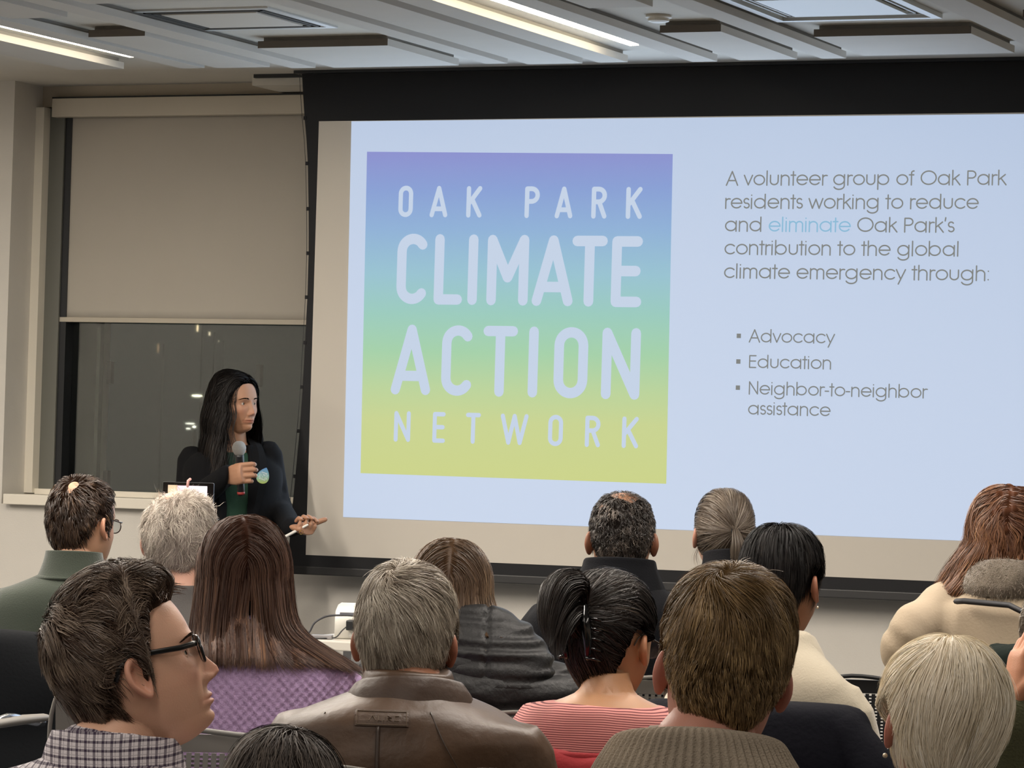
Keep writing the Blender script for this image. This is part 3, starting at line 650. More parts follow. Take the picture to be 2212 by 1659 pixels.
class Hair:
    def __init__(s, hm, seed=0):
        s.c0 = np.array([0, -.012, .018]); s.rs = np.random.RandomState(seed); s.seed = seed
        bm = bmesh.new(); bm.from_mesh(hm); bvh = BVHTree.FromBMesh(bm); bm.free()
        s.na, s.ne = 64, 40; g = np.zeros((s.ne, s.na))
        for i in range(s.ne):
            el = -math.pi/2+math.pi*i/(s.ne-1)
            for j in range(s.na):
                az = -math.pi+2*math.pi*j/s.na
                d = Vector((math.cos(el)*math.sin(az), math.cos(el)*math.cos(az), math.sin(el)))
                h = bvh.ray_cast(Vector(s.c0), d); g[i, j] = h[3] if h[0] else .09
        s.g = np.c_[g, g[:, :1]]
    def R(s, d):
        el = np.arcsin(np.clip(d[..., 2], -1, 1)); az = np.arctan2(d[..., 0], d[..., 1])
        u = (el+math.pi/2)/math.pi*(s.ne-1); v = (az+math.pi)/(2*math.pi)*s.na
        i = np.clip(np.floor(u).astype(int), 0, s.ne-2); j = np.clip(np.floor(v).astype(int), 0, s.na-1); fu = u-i; fv = v-j
        g = s.g; return (g[i, j]*(1-fu)*(1-fv)+g[i+1, j]*fu*(1-fv)+g[i, j+1]*(1-fu)*fv+g[i+1, j+1]*fu*fv)
    def zline(s, p, line):
        az = np.degrees(np.arctan2(np.abs(p[..., 0]), p[..., 1]+.006)); return np.interp(az, line[0], line[1])
    def mask(s, p, line, soft=.016): return sstep(0, soft, p[..., 2]-s.zline(p, line)+.004)
    def thick(s, d, st):
        p = s.c0+d*s.R(d)[..., None]; m = s.mask(p, st['line'], st.get('soft', .016)); t = st['t']*np.ones(m.shape)
        if 'vol' in st: t = t+st['vol'](p)
        if 'bald' in st: m = m*st['bald'](p)
        return -.005+(t+.005)*m
    def surf(s, p, st, lift=0):
        d = p-s.c0; r = np.linalg.norm(d, axis=-1, keepdims=True); d = d/r; t = s.thick(d, st)
        return s.c0+d*(s.R(d)+np.maximum(t, .0005)+lift)[..., None], d
    def build(s, st):
        V = []; Q = []; C = []; nv = 0
        # cap
        ne, na = 72, 96
        el = np.linspace(-math.pi/2+.02, math.pi/2-.01, ne)[:, None]; az = np.linspace(-math.pi, math.pi, na, endpoint=False)[None]
        d = np.stack([np.cos(el)*np.sin(az), np.cos(el)*np.cos(az), np.sin(el)*np.ones_like(az)], -1)
        t = s.thick(d, st); P = s.c0+d*(s.R(d)+np.where(t > 0, t*.90, t)-.0012)[..., None]
        lump = snoise(P, 70, s.seed+9, 2)[..., 0]*st.get('lump', .0012)*sstep(0, .004, t); P = P+d*lump[..., None]
        i = np.arange(ne-1)[:, None]; j = np.arange(na)[None]
        q = np.stack([i*na+j, i*na+(j+1) % na, (i+1)*na+(j+1) % na, (i+1)*na+j], -1).reshape(-1, 4)
        cs = st.get('capshade', .22)
        if isinstance(cs, tuple): cs = cs[0]
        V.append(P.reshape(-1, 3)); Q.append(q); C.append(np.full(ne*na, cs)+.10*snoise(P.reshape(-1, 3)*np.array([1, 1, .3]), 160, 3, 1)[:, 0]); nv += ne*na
        # curtain of long hair
        if 'fall' in st:
            M = 46; azs = np.radians(np.linspace(-(360-2*st['az0'])/2, (360-2*st['az0'])/2, M)+180)
            zc = st['zc']; K = 16
            dd = np.stack([np.sin(azs), np.cos(azs), np.zeros(M)], -1); p = s.c0+dd*.09; p[:, 2] = zc+.008
            p, d2 = s.surf(p, st, 0); p = p+0; rows = [p.copy()]
            L = st['curtain']; az_w = np.abs(azs-math.pi)
            Ls = L*(1+.04*np.sin(azs*7)+.03*np.sin(azs*17+1)) if not callable(st.get('clen')) else st['clen'](p)*L
            for k in range(K):
                f = st['fall'](p); p = p+f*(Ls/K)[:, None]; rows.append(p.copy())
            O = np.array(rows); ax = np.array([0, -.01, 0]); D = O-ax; D[..., 2] = 0; D /= np.linalg.norm(D, axis=2, keepdims=True)
            th = np.linspace(.016, .006, K+1)[:, None, None]; O2 = O-D*(.006+.012*np.exp(-np.arange(K+1)/1.2))[:, None, None]+D*(snoise(O*np.array([1, 1, .12]), 90, s.seed, 1)[..., :1]*.0022); I2 = O-D*(th+.010)
            ring = np.concatenate([O2, I2[:, ::-1]], 1); nr, nc = ring.shape[:2]
            i = np.arange(nr-1)[:, None]; j = np.arange(nc)[None]
            q = np.stack([i*nc+j, i*nc+(j+1) % nc, (i+1)*nc+(j+1) % nc, (i+1)*nc+j], -1).reshape(-1, 4)
            # closing strips top and bottom
            jj = np.arange(M-1); top = np.stack([jj, jj+1, nc-2-jj, nc-1-jj], -1); bot = top+(nr-1)*nc
            V.append(ring.reshape(-1, 3)); Q.append(np.concatenate([q, top, bot])+nv); C.append(np.full(nr*nc, cs)); nv += nr*nc
        # strands
        n = st['n']; rs = s.rs
        d = rs.normal(size=(n*3, 3)); d /= np.linalg.norm(d, axis=1)[:, None]
        p = s.c0+d*s.R(d)[:, None]; ok = s.mask(p, st['line'], .012) > rs.uniform(.25, .9, len(p))
        if 'density' in st: ok &= rs.uniform(0, 1, len(p)) < st['density'](p)
        d = d[ok][:n]; p = p[ok][:n]; n = len(p)
        K = st.get('seg', 7); Ln = rs.uniform(*st['len'], n)
        if 'lenf' in st: Ln = Ln*st['lenf'](p)
        lift = np.abs(rs.normal(size=n))*st['lift']*(st['liftf'](p) if 'liftf' in st else 1); t0 = s.thick(d, st)
        fly = rs.uniform(0, 1, n) < st.get('fly', .02); lift = np.where(fly, lift*st.get('flyk', 4), lift)
        P = np.zeros((n, K+1, 3)); N = np.zeros((n, K+1, 3)); P[:, 0] = s.c0+d*(s.R(d)+np.maximum(t0, 0)*.92)[:, None]; N[:, 0] = d
        noise0 = snoise(p, st.get('clump', 60), s.seed+1, 2); wig = rs.normal(size=(n, 3))*st.get('wild', .15)
        cur = P[:, 0].copy(); fallen = np.zeros(n, bool); offs = rs.uniform(0, st.get('layer', .006), n)
        curl = st.get('curl', 0); ph = rs.uniform(0, 6.28, n) if not st.get('cohere') else snoise(p, 30, s.seed+7, 1)[:, 0]*3
        for k in range(K):
            nn = cur-s.c0; nn /= np.linalg.norm(nn, axis=1)[:, None]
            f = st['flow'](cur, nn); f = f-(f*nn).sum(1)[:, None]*nn; f /= np.linalg.norm(f, axis=1)[:, None]+1e-6
            f = f+noise0*st.get('nz', .25)+wig
            if curl: f = f+curl*np.cross(nn, f)*np.sin(ph+k*st.get('curlf', 1.3))[:, None]
            f = f-(f*nn).sum(1)[:, None]*nn; f /= np.linalg.norm(f, axis=1)[:, None]+1e-6
            step = (Ln/K)[:, None]; nxt = cur+f*step
            sfrac = (k+1)/K
            proj, dn = s.surf(nxt, st, 0)
            h = (lift*sfrac**1.4+offs*min(1, sfrac*2.5))[:, None]
            newp = proj+dn*h
            if 'fall' in st:
                fallen |= (cur[:, 2] < st['zc'])
                fd = st['fall'](cur)+wig*.35+noise0*.05
                if curl: fd = fd+curl*.5*np.stack([np.sin(ph+k*1.1), np.cos(ph+k*1.1), np.zeros(n)], -1)
                fp = cur+fd*step*1.0
                newp = np.where(fallen[:, None], fp, newp); dn2 = newp-np.array([0, -.01, 0]); dn2[:, 2] *= .0; dn2 /= np.linalg.norm(dn2, axis=1)[:, None]
                dn = np.where(fallen[:, None], dn2, dn)
            P[:, k+1] = newp; N[:, k+1] = dn; cur = newp
        ng = max(8, n//st.get('lock', 22)); gi = rs.choice(n, ng, replace=False); near = np.empty(n, int)
        for a in range(0, n, 2000): near[a:a+2000] = gi[np.argmin(((P[a:a+2000, None, 0]-P[gi][None, :, 0])**2).sum(-1), 1)]
        tt = np.linspace(0, 1, K+1)[None, :, None]; cf = st.get('lockf', .45)*tt**1.1
        P = P*(1-cf)+(P[near]+(P[:, :1]-P[near][:, :1])*.35+(P-P[near])*.15)*cf
        V2, Q2, C2 = ribbons(P, N, st.get('w', .0011), rs, st.get('tw', .6), rs.normal(0, .13, n)[near]); 
        V.append(V2); Q.append(Q2+nv); C.append(C2); nv += len(V2)
        for ex in st.get('extra', []):
            P, w = ex(s, rs); Nn = P-s.c0; Nn /= np.linalg.norm(Nn, axis=2, keepdims=True)
            V2, Q2, C2 = ribbons(P, Nn, w, rs, .8); V.append(V2); Q.append(Q2+nv); C.append(C2); nv += len(V2)
        me = quads_mesh(np.concatenate(V), np.concatenate(Q)); at_ = me.attributes.new('shade', 'FLOAT', 'POINT'); at_.data.foreach_set('value', np.clip(np.concatenate(C), 0, 1).astype(np.float32))
        return me
def ribbons(P, N, w, rs, tw=.6, cadd=0):
    n, K1 = P.shape[:2]; T = np.gradient(P, axis=1); T /= np.linalg.norm(T, axis=2, keepdims=True)+1e-9
    S = np.cross(T, N); S /= np.linalg.norm(S, axis=2, keepdims=True)+1e-9; B = np.cross(S, T)
    a = rs.normal(size=(n, 1, 1))*tw; S = S*np.cos(a)+B*np.sin(a)
    prof = np.interp(np.linspace(0, 1, K1), [0, .15, .7, 1], [.7, 1, .9, .15])[None, :, None]; ww = w*rs.uniform(.6, 1.4, (n, 1, 1))*prof
    V = np.stack([P-S*ww/2, P+S*ww/2], 2).reshape(-1, 3)
    b = (np.arange(n)[:, None]*K1+np.arange(K1-1)[None])*2
    Q = np.stack([b, b+1, b+3, b+2], -1).reshape(-1, 4)
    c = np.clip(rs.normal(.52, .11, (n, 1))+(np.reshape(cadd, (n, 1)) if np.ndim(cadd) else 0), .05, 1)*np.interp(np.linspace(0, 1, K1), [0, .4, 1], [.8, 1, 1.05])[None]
    return V, Q, np.repeat(c.reshape(-1), 2)
def whorl_flow(w, swirl=.3, grav=.15, front=None):
    w = np.array(w)
    def f(p, n):
        d = p-w; L = np.linalg.norm(d, axis=1)[:, None]; r = d/(L+1e-6)
        o = r+swirl*np.exp(-L/.07)*np.cross(n, r)+np.array([0, 0, -grav])
        if front is not None:
            k = sstep(0, .05, p[:, 1:2]-front[0]); o = o*(1-k)+np.array(front[1])*k
        return o
    return f
def part_flow(px=0.0, back=.35, down=1.0):
    def f(p, n):
        x = p[:, 0:1]-px; sg = np.sign(x); up = sstep(.02, .115, p[:, 2:3])
        return np.concatenate([sg*(1.1*up+.08), -back*np.ones_like(x)*(.4+.6*up), -down*(1.15-up)], 1)
    return f

# ------------------------------------------------------------------ glasses
def glasses(parent, to_local, s, color='#15130f', thick=.0035, roundl=False, half=.058, y=.097, ez=.006, tone=None):
    m = mat('glasses_'+color.strip('#'), color, .3, spec=.6)
    meshes = []
    hw, hh = (.0225, .019) if roundl else (.026, .0185)
    a = np.linspace(0, 2*math.pi, 28, endpoint=False); n = 2.2 if roundl else 3.2
    lens = []
    for sx in (-1, 1):
        cx = sx*(.0315); L = np.c_[cx+hw*np.sign(np.cos(a))*np.abs(np.cos(a))**(2/n), y-.05*np.abs(cx+hw*np.cos(a))**1.0*.35+0*a, ez+hh*np.sign(np.sin(a))*np.abs(np.sin(a))**(2/n)]
        pts = np.vstack([L, L[:2]]); meshes.append(grid_mesh(tube_pts(pts, thick*.5, 8, flat=1.0, up=(0, 1, 0)), True, True)); lens.append(L)
        zt = ez+.010
        meshes.append(tube([(sx*half, y-.006, zt), (sx*(half+.010), y-.012, zt+.001), (sx*(half+.0165), y-.03, zt+.002), (sx*.0775, .03, zt+.008), (sx*.0785, -.004, zt+.013), (sx*.080, -.022, zt+.002), (sx*.078, -.032, zt-.014)], thick*.6, 8, flat=1.5 if not roundl else 1.0))
    meshes.append(tube([(-.0085, y, ez+.006), (0, y+.003, ez+.009), (.0085, y, ez+.006)], thick*.5, 8))
    g = link(join([(x, to_local) for x in meshes]), 'glasses', m, parent, True)
    gl = mat('lens_glass', '#dfe6ea', .02, trans=1.0)
    for L in lens:
        v = np.vstack([L, L-np.array([0, .0015, 0])]); k = len(L)
        me = pydata(v, [tuple(range(k)), tuple(range(k, 2*k))[::-1]]+[(i, k+i, k+(i+1) % k, (i+1) % k) for i in range(k)]); me.transform(to_local)
        link(fix_normals(me), 'lens', gl, g)
    return g

# ------------------------------------------------------------------ a whole person
def RZ(a): return Matrix.Rotation(a, 4, 'Z')
PEOPLE = {}
def person(key, label, px, py, d, hh=0, hb=0, pitch=0, roll=0, s=1.0, toff=(0, -.045, -.14), sw=.20, drop=.07, build=1.0, skin_c='#c98f6e', hi=False, fem=False, jaw=1.0, hump=0.0,
           hair=None, hair_m=None, arms=None, seated=True, garment=None, neck=None, trousers='#23252b', eyes='#3a2a1c', nose=1.0, seed=0, lean=0.0, hands=None, nvox=None, lips=None, ears=True):
    Hw = at(px, py, d); va = math.atan2(Hw[0], Hw[1]); ba = va+math.radians(hb); ha = va+math.radians(hh)
    Rb = RZ(-ba); T = Hw+np.array(Rb.to_3x3() @ Vector(toff)*1.0)
    root = thing('person', label, 'person', (T[0], T[1], 0), -ba)
    inv = root_inv = (Matrix.Translation((T[0], T[1], 0)) @ RZ(-ba)).inverted()
    hl = inv @ Vector(Hw)
    Mh = Matrix.Translation(hl) @ RZ(-(ha-ba)) @ Matrix.Rotation(-math.radians(pitch), 4, 'X') @ Matrix.Rotation(math.radians(roll), 4, 'Y') @ Matrix.Scale(s, 4)
    tz = T[2]
    def L(x, y, dd): return np.array(inv @ Vector(at(x, y, dd)))      # pixel + distance -> this person's frame
    hm, eye = head_mesh(hi, fem, jaw, nose)
    hr = Hair(hm, seed)
    # body
    head = hm.copy(); head.transform(Mh)
    body = head
    if ears:
        for sd in (-1, 1):
            e = ear_mesh(sd); e.transform(Mh); body = union(body, e)
    n0 = Mh @ Vector((0, -.016, -.055)); nk = neck or (.055 if not fem else .048)
    n1 = Vector((0, .0, tz+.005)); mid = (n0+n1)/2
    nm = limb([n0, mid, n1, (0, -.002, tz-.06)], [nk*.96, nk, nk*1.1, nk*1.35], 24, 16)
    body = union(body, nm)
    zb = (.47 if seated else .86)-tz
    H = torso_rows(sw, drop, zb, 0, build, hump, nk)
    tm = torso_mesh(H, z0=tz)
    if lean: v = verts_np(tm); v[:, 1] += lean*(tz-v[:, 2]); set_verts(tm, v)
    body = union(body, tm)
    # arms
    AR = {}
    hip = .53 if seated else .90
    yl = lean*(tz-.5) if lean else 0
    for sd, k in ((-1, 'L'), (1, 'R')):
        S = np.array([sd*(sw-.048), -.008, tz-drop-.045]); a = (arms or {}).get(k)
        if a: S2, E, Wr = a.get('S', S), np.array(a['E']), np.array(a['W'])
        else: S2 = S; E = np.array([sd*(sw+.015), .02+yl*.5, tz-drop-.30]); Wr = np.array([sd*.09, .23+yl*.5, min(tz-drop-.36, .72)])
        S2 = np.array(S2); AR[k] = (S2, E, Wr)
        body = union(body, limb([S2, S2*.5+E*.5, E, E*.5+Wr*.5, Wr], [.044*build, .040*build, .036, .033, .026], 16, 20))
        hd = (a or {}).get('hand')
        if hd: hmesh, fr = hd; hmesh = hmesh.copy(); hmesh.transform(fr)
        else:
            hmesh = rest_hand(sd).copy(); dr = Wr-E; dr /= np.linalg.norm(dr); mm = frame((dr+np.array([-sd*.2, .5, -.35])), (0, 0, 1)).to_4x4(); hmesh.transform(Matrix.Translation(Vector(Wr)) @ mm)
        body = union(body, hmesh)
    for sd in (-1, 1):
        if seated: lg = [(sd*.09, yl, .56), (sd*.11, .22+yl, .54), (sd*.12, .40+yl, .52), (sd*.12, .44+yl, .44), (sd*.12, .43+yl, .28), (sd*.12, .42+yl, .09)]
        else: lg = [(sd*.09, 0, .92), (sd*.10, 0, .70), (sd*.10, .01, .50), (sd*.10, .0, .46), (sd*.10, -.01, .28), (sd*.10, -.02, .09)]
        rd = [.085, .078, .058, .056, .052, .036]
        body = union(body, limb(lg, rd, 14, 18))
        ft = lg[-1]; body = union(body, limb([(ft[0], ft[1]-.04, .045), (ft[0], ft[1]+.05, .042), (ft[0], ft[1]+.16, .034)], [.034, .036, .026], 12, 8))
        me = limb([(ft[0], ft[1]-.05, .047), (ft[0], ft[1]+.05, .047), (ft[0], ft[1]+.18, .042)], [.044, .045, .036], 12, 8); v = verts_np(me); v[:, 2] = np.maximum(v[:, 2], .002); set_verts(me, v)
        link(me, 'shoe', mat('shoe_leather', '#1c1a19', .5), root, True)
    legs = []
    for sd in (-1, 1):
        if seated: lg = [(sd*.085, -.02+yl, .565), (sd*.11, .22+yl, .55), (sd*.12, .40+yl, .53), (sd*.12, .45+yl, .44), (sd*.12, .43+yl, .28), (sd*.12, .42+yl, .11)]
        else: lg = [(sd*.09, 0, .95), (sd*.10, 0, .70), (sd*.10, .01, .50), (sd*.10, .0, .46), (sd*.10, -.01, .28), (sd*.10, -.02, .11)]
        legs.append(limb(lg, [.105, .094, .075, .072, .066, .058], 14, 18))
    legs.append(grid_mesh(tube_pts([(0, -.01+yl, hip-.06), (0, -.01+yl, hip), (0, -.01+yl, hip+.09)], [.12, .155, .14], 24, flat=.78, up=(0, 1, 0)), True, True))
    link(remesh(join(legs), .014, 2), 'trousers', mat('cloth_'+trousers.strip('#'), trousers, .85, ('weave', 500, .2)), root, True)
    # tint on skin
    v = verts_np(body); vi = np.array(Mh.inverted()); q = v @ vi[:3, :3].T+vi[:3, 3]
    tint = np.ones((len(v), 4)); A = np.abs(q[:, 0]); inh = (q[:, 2] > -.125)
    lp = G(q[:, 0], .023)**.5*np.clip(G(q[:, 2]+.0655, .0085)**.7-.35, 0, 1)/.65*(q[:, 1] > .07)*inh
    lc = np.array(lips or (.80, .55, .55)); tint[:, :3] = tint[:, :3]*(1-lp[:, None]*(1-lc))
    er = sstep(.076, .083, A)*(np.abs(q[:, 2]) < .045)*inh; tint[:, :3] *= 1-er[:, None]*np.array([.02, .15, .14])
    ck = G(A-.045, .02)*G(q[:, 2]+.025, .02)*(q[:, 1] > .02)*inh; tint[:, :3] *= 1-ck[:, None]*np.array([0, .10, .08])
    ns = G(q[:, 0], .014)*G(q[:, 2]+.034, .014)*(q[:, 1] > .09); tint[:, :3] *= 1-ns[:, None]*np.array([0, .14, .12])
    ca = body.color_attributes.new('tint', 'FLOAT_COLOR', 'POINT') if 'tint' not in body.color_attributes else body.color_attributes['tint']
    ca.data.foreach_set('color', tint.ravel().astype(np.float32))
    body.materials.clear(); body.materials.append(skin(key, skin_c))
    link(body, 'body', None, root, True)
    # eyes
    ex, ey, ez, er_ = eye
    if hi:
        for sd in (-1, 1):
            eb = bmesh.new(); bmesh.ops.create_uvsphere(eb, u_segments=20, v_segments=14, radius=er_)
            bmesh.ops.transform(eb, matrix=Mh @ Matrix.Translation((sd*ex, ey, ez)), verts=eb.verts)
            eo = link(eb, 'eye', mat('eye_white', '#b5aea4', .2), root, True)
            gz = (hands or {}).get('gaze', (0, 1, 0)); gz = Vector(gz).normalized()
            for nm_, r_, c_, off in (('iris', .0066, eyes, .0005), ('pupil', .0026, '#050505', .0009)):
                a = np.linspace(0, 6.2832, 16, endpoint=False); rows = []
                for rr in (r_, r_*.6, r_*.05):
                    hgt = math.sqrt(max(0, er_**2-rr**2))+off; rows.append(np.c_[np.cos(a)*rr, np.full(16, hgt), np.sin(a)*rr])
                me = grid_mesh(np.array(rows), True, True); fr = frame(gz, (0, 0, 1)).to_4x4(); me.transform(Mh @ Matrix.Translation((sd*ex, ey, ez)) @ fr); link(me, nm_, mat('eye_'+c_.strip('#'), c_, .15), eo, True)
            bw = []
            rs = np.random.RandomState(3+sd); nb = 130; u = rs.uniform(0, 1, nb); X0 = .013+u*.036; Z0 = .0255+.0045*np.sin(u*2.4)-.004*u*u+rs.uniform(-.0022, .0022, nb)*(1.2-u)
            P = np.zeros((nb, 4, 3)); 
            bvh = BVHTree.FromPolygons([tuple(x) for x in verts_np(hm)], [tuple(p.vertices) for p in hm.polygons])
            for i in range(nb):
                for k in range(4):
                    xx = X0[i]+.0022*k; zz = Z0[i]+.0009*k*(1-u[i]*1.4); h = bvh.ray_cast(Vector((xx, .2, zz)), Vector((0, -1, 0))); P[i, k] = (sd*xx, (h[0][1] if h[0] else .09)+.0006+.0003*k, zz)
            V2, Q2, C2 = ribbons(P, np.tile(np.array([0, 1., 0]), (nb, 4, 1)), .0011, rs, .2); me = quads_mesh(V2, Q2); me.attributes.new('shade', 'FLOAT', 'POINT').data.foreach_set('value', C2.astype(np.float32)*.3); me.transform(Mh)
            link(me, 'eyebrow', hair_m, root)
    # hair
    if hair:
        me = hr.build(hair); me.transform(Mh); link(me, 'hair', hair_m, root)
    P_ = dict(root=root, L=L, Mh=Mh, tz=tz, inv=inv, AR=AR, H=H, sw=sw, drop=drop, zb=zb, build=build, lean=lean, hump=hump, hr=hr, hm=hm, seated=seated)
    if garment: clothe(P_, **garment)
    PEOPLE[key] = P_
    return P_

def clothe(P, name='sweater', m=None, t=.014, vox=.009, smooth=3, wr=(.003, 14, 14, 30), seed=1, top=None, sl=1.0, extra=None, arm_r=(.066, .060, .054, .048, .038), parts=None, zb=None, cut=None):
    tz, AR = P['tz'], P['AR']
    zb = (P['zb']+.02) if zb is None else zb
    H = torso_rows(P['sw'], P['drop'], zb, t, P['build'], P['hump'])
    if top is not None: H = H[H[:, 0] <= top]
    tm = torso_mesh(H, z0=tz)
    if P['lean']: v = verts_np(tm); v[:, 1] += P['lean']*(tz-v[:, 2]); set_verts(tm, v)
    prt = [tm]
    for k in ('L', 'R'):
        S, E, Wr = AR[k]; We = E+(Wr-E)*(.93 if P['seated'] else 1.04)
        prt.append(limb([S, S*.5+E*.5, E*.82+S*.18, E*.82+We*.18, E*.5+We*.5, We], [r*P['build'] for r in (arm_r[0], arm_r[1], arm_r[2]*1.02, arm_r[2], arm_r[3], arm_r[4])], 18, 30))
    prt += parts or []
    me = fabric_mesh(prt, vox, smooth, wr, seed, extra)
    return link(me, name, m, P['root'], True)
def drape(P, garments, side=-1, xr=.30, z0=None, gap=.004, amp=.006, cs=.22):
    """lay long hair on the clothes: hair vertices that sink into the garment are lifted onto it"""
    h = [o for o in P['root'].children if o.name.startswith('hair') and 'tie' not in o.name][0]; v = verts_np(h.data); tz = P['tz']
    g = [o for o in P['root'].children if any(o.name.startswith(n) for n in garments)]
    bv = [BVHTree.FromPolygons([tuple(x) for x in verts_np(o.data)], [tuple(p.vertices) for p in o.data.polygons]) for o in g]
    nx, nz = 70, 60; xs = np.linspace(-xr, xr, nx); zs = np.linspace(tz-.45, tz+.12, nz); Hm = np.full((nz, nx), 9.0)
    for j, z in enumerate(zs):
        for i, x in enumerate(xs):
            for b in bv:
                q = b.ray_cast(Vector((x, side*.7, z)), Vector((0, -side, 0)))
                if q[0]: Hm[j, i] = min(Hm[j, i], q[0][1]*-side)
    u = (v[:, 0]+xr)/(2*xr)*(nx-1); w = (v[:, 2]-zs[0])/(zs[-1]-zs[0])*(nz-1); ok = (u > 0) & (u < nx-1.01) & (w > 0) & (w < nz-1.01)
    i = np.clip(u.astype(int), 0, nx-2); j = np.clip(w.astype(int), 0, nz-2); fu = u-i; fw = w-j
    y = Hm[j, i]*(1-fu)*(1-fw)+Hm[j, i+1]*fu*(1-fw)+Hm[j+1, i]*(1-fu)*fw+Hm[j+1, i+1]*fu*fw
    tgt = y-gap-amp*(.5+.5*np.clip(snoise(v*np.array([1, 1, .15]), 70, 3, 1)[:, 0], -1, 1)); cur = v[:, 1]*-side
    sh = np.empty(len(v)); h.data.attributes['shade'].data.foreach_get('value', sh); tgt = np.where(np.abs(sh-cs) < 1e-5, y+.002, tgt)
    wgt = 1-sstep(tz+.03, tz+.10, v[:, 2])
    hit = ok & (np.arange(len(v)) >= 72*96) & (y < 1) & (cur > tgt) & (cur < y+.16) & (wgt > 0)
    v[hit, 1] = (cur*(1-wgt)+tgt*wgt)[hit]*-side; set_verts(h.data, v)
def collar(P, name, m, prof, z=0.0, **kw):
    me = ring_part(prof, **kw); me.transform(Matrix.Translation((0, 0, P['tz']+z))); return link(me, name, m, P['root'], True)
# ------------------------------------------------------------------ cloth materials
def stripe_mat(name, base, dark, pitch, frac, rough=.85):
    m = mat(name, base, rough, ('noise', 500, .2)); t = NT(m); b = t.n['Principled BSDF']
    tc = t.new('ShaderNodeTexCoord'); s = t.new('ShaderNodeSeparateXYZ'); t.link(tc.outputs['Object'], s.inputs[0])
    nz = t.new('ShaderNodeTexNoise', Scale=7.0); t.link(tc.outputs['Object'], nz.inputs['Vector'])
    a = t.new('ShaderNodeMath', operation='MULTIPLY_ADD'); a.inputs[1].default_value = .018; t.link(nz.outputs[0], a.inputs[0]); t.link(s.outputs[2], a.inputs[2])
    d = t.new('ShaderNodeMath', operation='DIVIDE'); d.inputs[1].default_value = pitch; t.link(a.outputs[0], d.inputs[0])
    f = t.new('ShaderNodeMath', operation='FRACT'); t.link(d.outputs[0], f.inputs[0])
    l = t.new('ShaderNodeMath', operation='LESS_THAN'); l.inputs[1].default_value = frac; t.link(f.outputs[0], l.inputs[0])
    mx = t.new('ShaderNodeMix', data_type='RGBA'); mx.inputs[6].default_value = srgb(base); mx.inputs[7].default_value = srgb(dark); t.link(l.outputs[0], mx.inputs[0]); t.link(mx.outputs[2], b.inputs['Base Color'])
    return m
def plaid_mat(name, base, dark, pitch, rot=0.0):
    m = mat(name, base, .85, ('noise', 500, .2)); t = NT(m); b = t.n['Principled BSDF']
    tc = t.new('ShaderNodeTexCoord'); mp = t.new('ShaderNodeMapping'); mp.inputs['Rotation'].default_value = (0, 0, rot); t.link(tc.outputs['Object'], mp.inputs[0])
    nz = t.new('ShaderNodeTexNoise', Scale=5.0); t.link(tc.outputs['Object'], nz.inputs['Vector'])
    s = t.new('ShaderNodeSeparateXYZ'); t.link(mp.outputs[0], s.inputs[0]); last = None
    for ax, pt in ((0, pitch), (2, pitch)):
        a = t.new('ShaderNodeMath', operation='MULTIPLY_ADD'); a.inputs[1].default_value = .02; t.link(nz.outputs[0], a.inputs[0]); t.link(s.outputs[ax], a.inputs[2])
        for k, (q, fr, st) in enumerate(((pt, .30, .72), (pt/2, .20, .35))):
            d = t.new('ShaderNodeMath', operation='DIVIDE'); d.inputs[1].default_value = q; t.link(a.outputs[0], d.inputs[0])
            f = t.new('ShaderNodeMath', operation='FRACT'); t.link(d.outputs[0], f.inputs[0])
            l = t.new('ShaderNodeMath', operation='LESS_THAN'); l.inputs[1].default_value = fr; t.link(f.outputs[0], l.inputs[0])
            g = t.new('ShaderNodeMath', operation='MULTIPLY'); g.inputs[1].default_value = st; t.link(l.outputs[0], g.inputs[0])
            if last is None: last = g
            else:
                o = t.new('ShaderNodeMath', operation='MAXIMUM' if k else 'ADD'); o.use_clamp = True; t.link(last.outputs[0], o.inputs[0]); t.link(g.outputs[0], o.inputs[1]); last = o
    mx = t.new('ShaderNodeMix', data_type='RGBA'); mx.inputs[6].default_value = srgb(base); mx.inputs[7].default_value = srgb(dark); t.link(last.outputs[0], mx.inputs[0]); t.link(mx.outputs[2], b.inputs['Base Color'])
    return m
def honeycomb(v, nm):
    """raised honeycomb knit: real relief on the mesh"""
    a = .0185; u = v[:, 0]/a; w = v[:, 2]/(a*1.05)+.10*np.sin(v[:, 0]*20); f = lambda q: np.exp(-((q-np.floor(q)-.5)/.15)**2)
    return v+nm*(np.maximum(f(u+w), f(u-w))*.0045)[:, None]

# ------------------------------------------------------------------ the audience
def fuzz(obj, n, ln, w, m, root, seed=1):
    """short fibres standing on a cloth part"""
    v = verts_np(obj.data); nm = np.empty(len(v)*3); obj.data.vertices.foreach_get('normal', nm); nm = nm.reshape(-1, 3); rs = np.random.RandomState(seed)
    k = rs.randint(0, len(v), n); d = nm[k]+rs.normal(size=(n, 3))*.6+np.array([0, 0, -.4]); d /= np.linalg.norm(d, axis=1)[:, None]; L = rs.uniform(.5, 1.2, (n, 1))*ln
    p0 = v[k]+rs.normal(size=(n, 3))*.002; P = np.stack([p0+d*L*t+np.array([0, 0, -.35])*L*t*t for t in (0, .35, .7, 1)], 1)
    V2, Q2, C2 = ribbons(P, np.repeat(nm[k][:, None], 4, 1), w, rs, .8); link(quads_mesh(V2, Q2), 'pile', m, obj)['kind'] = 'stuff'
def base_hair(**k):
    d = dict(tw=.45, line=MALE_LINE, t=.012, n=5000, len=(.02, .035), lift=.002, seg=6, w=.0011, flow=whorl_flow((.01, -.065, .112), .35, .12), wild=.18, nz=.3, clump=60)
    d.update(k); return d
BK = 'fleece'
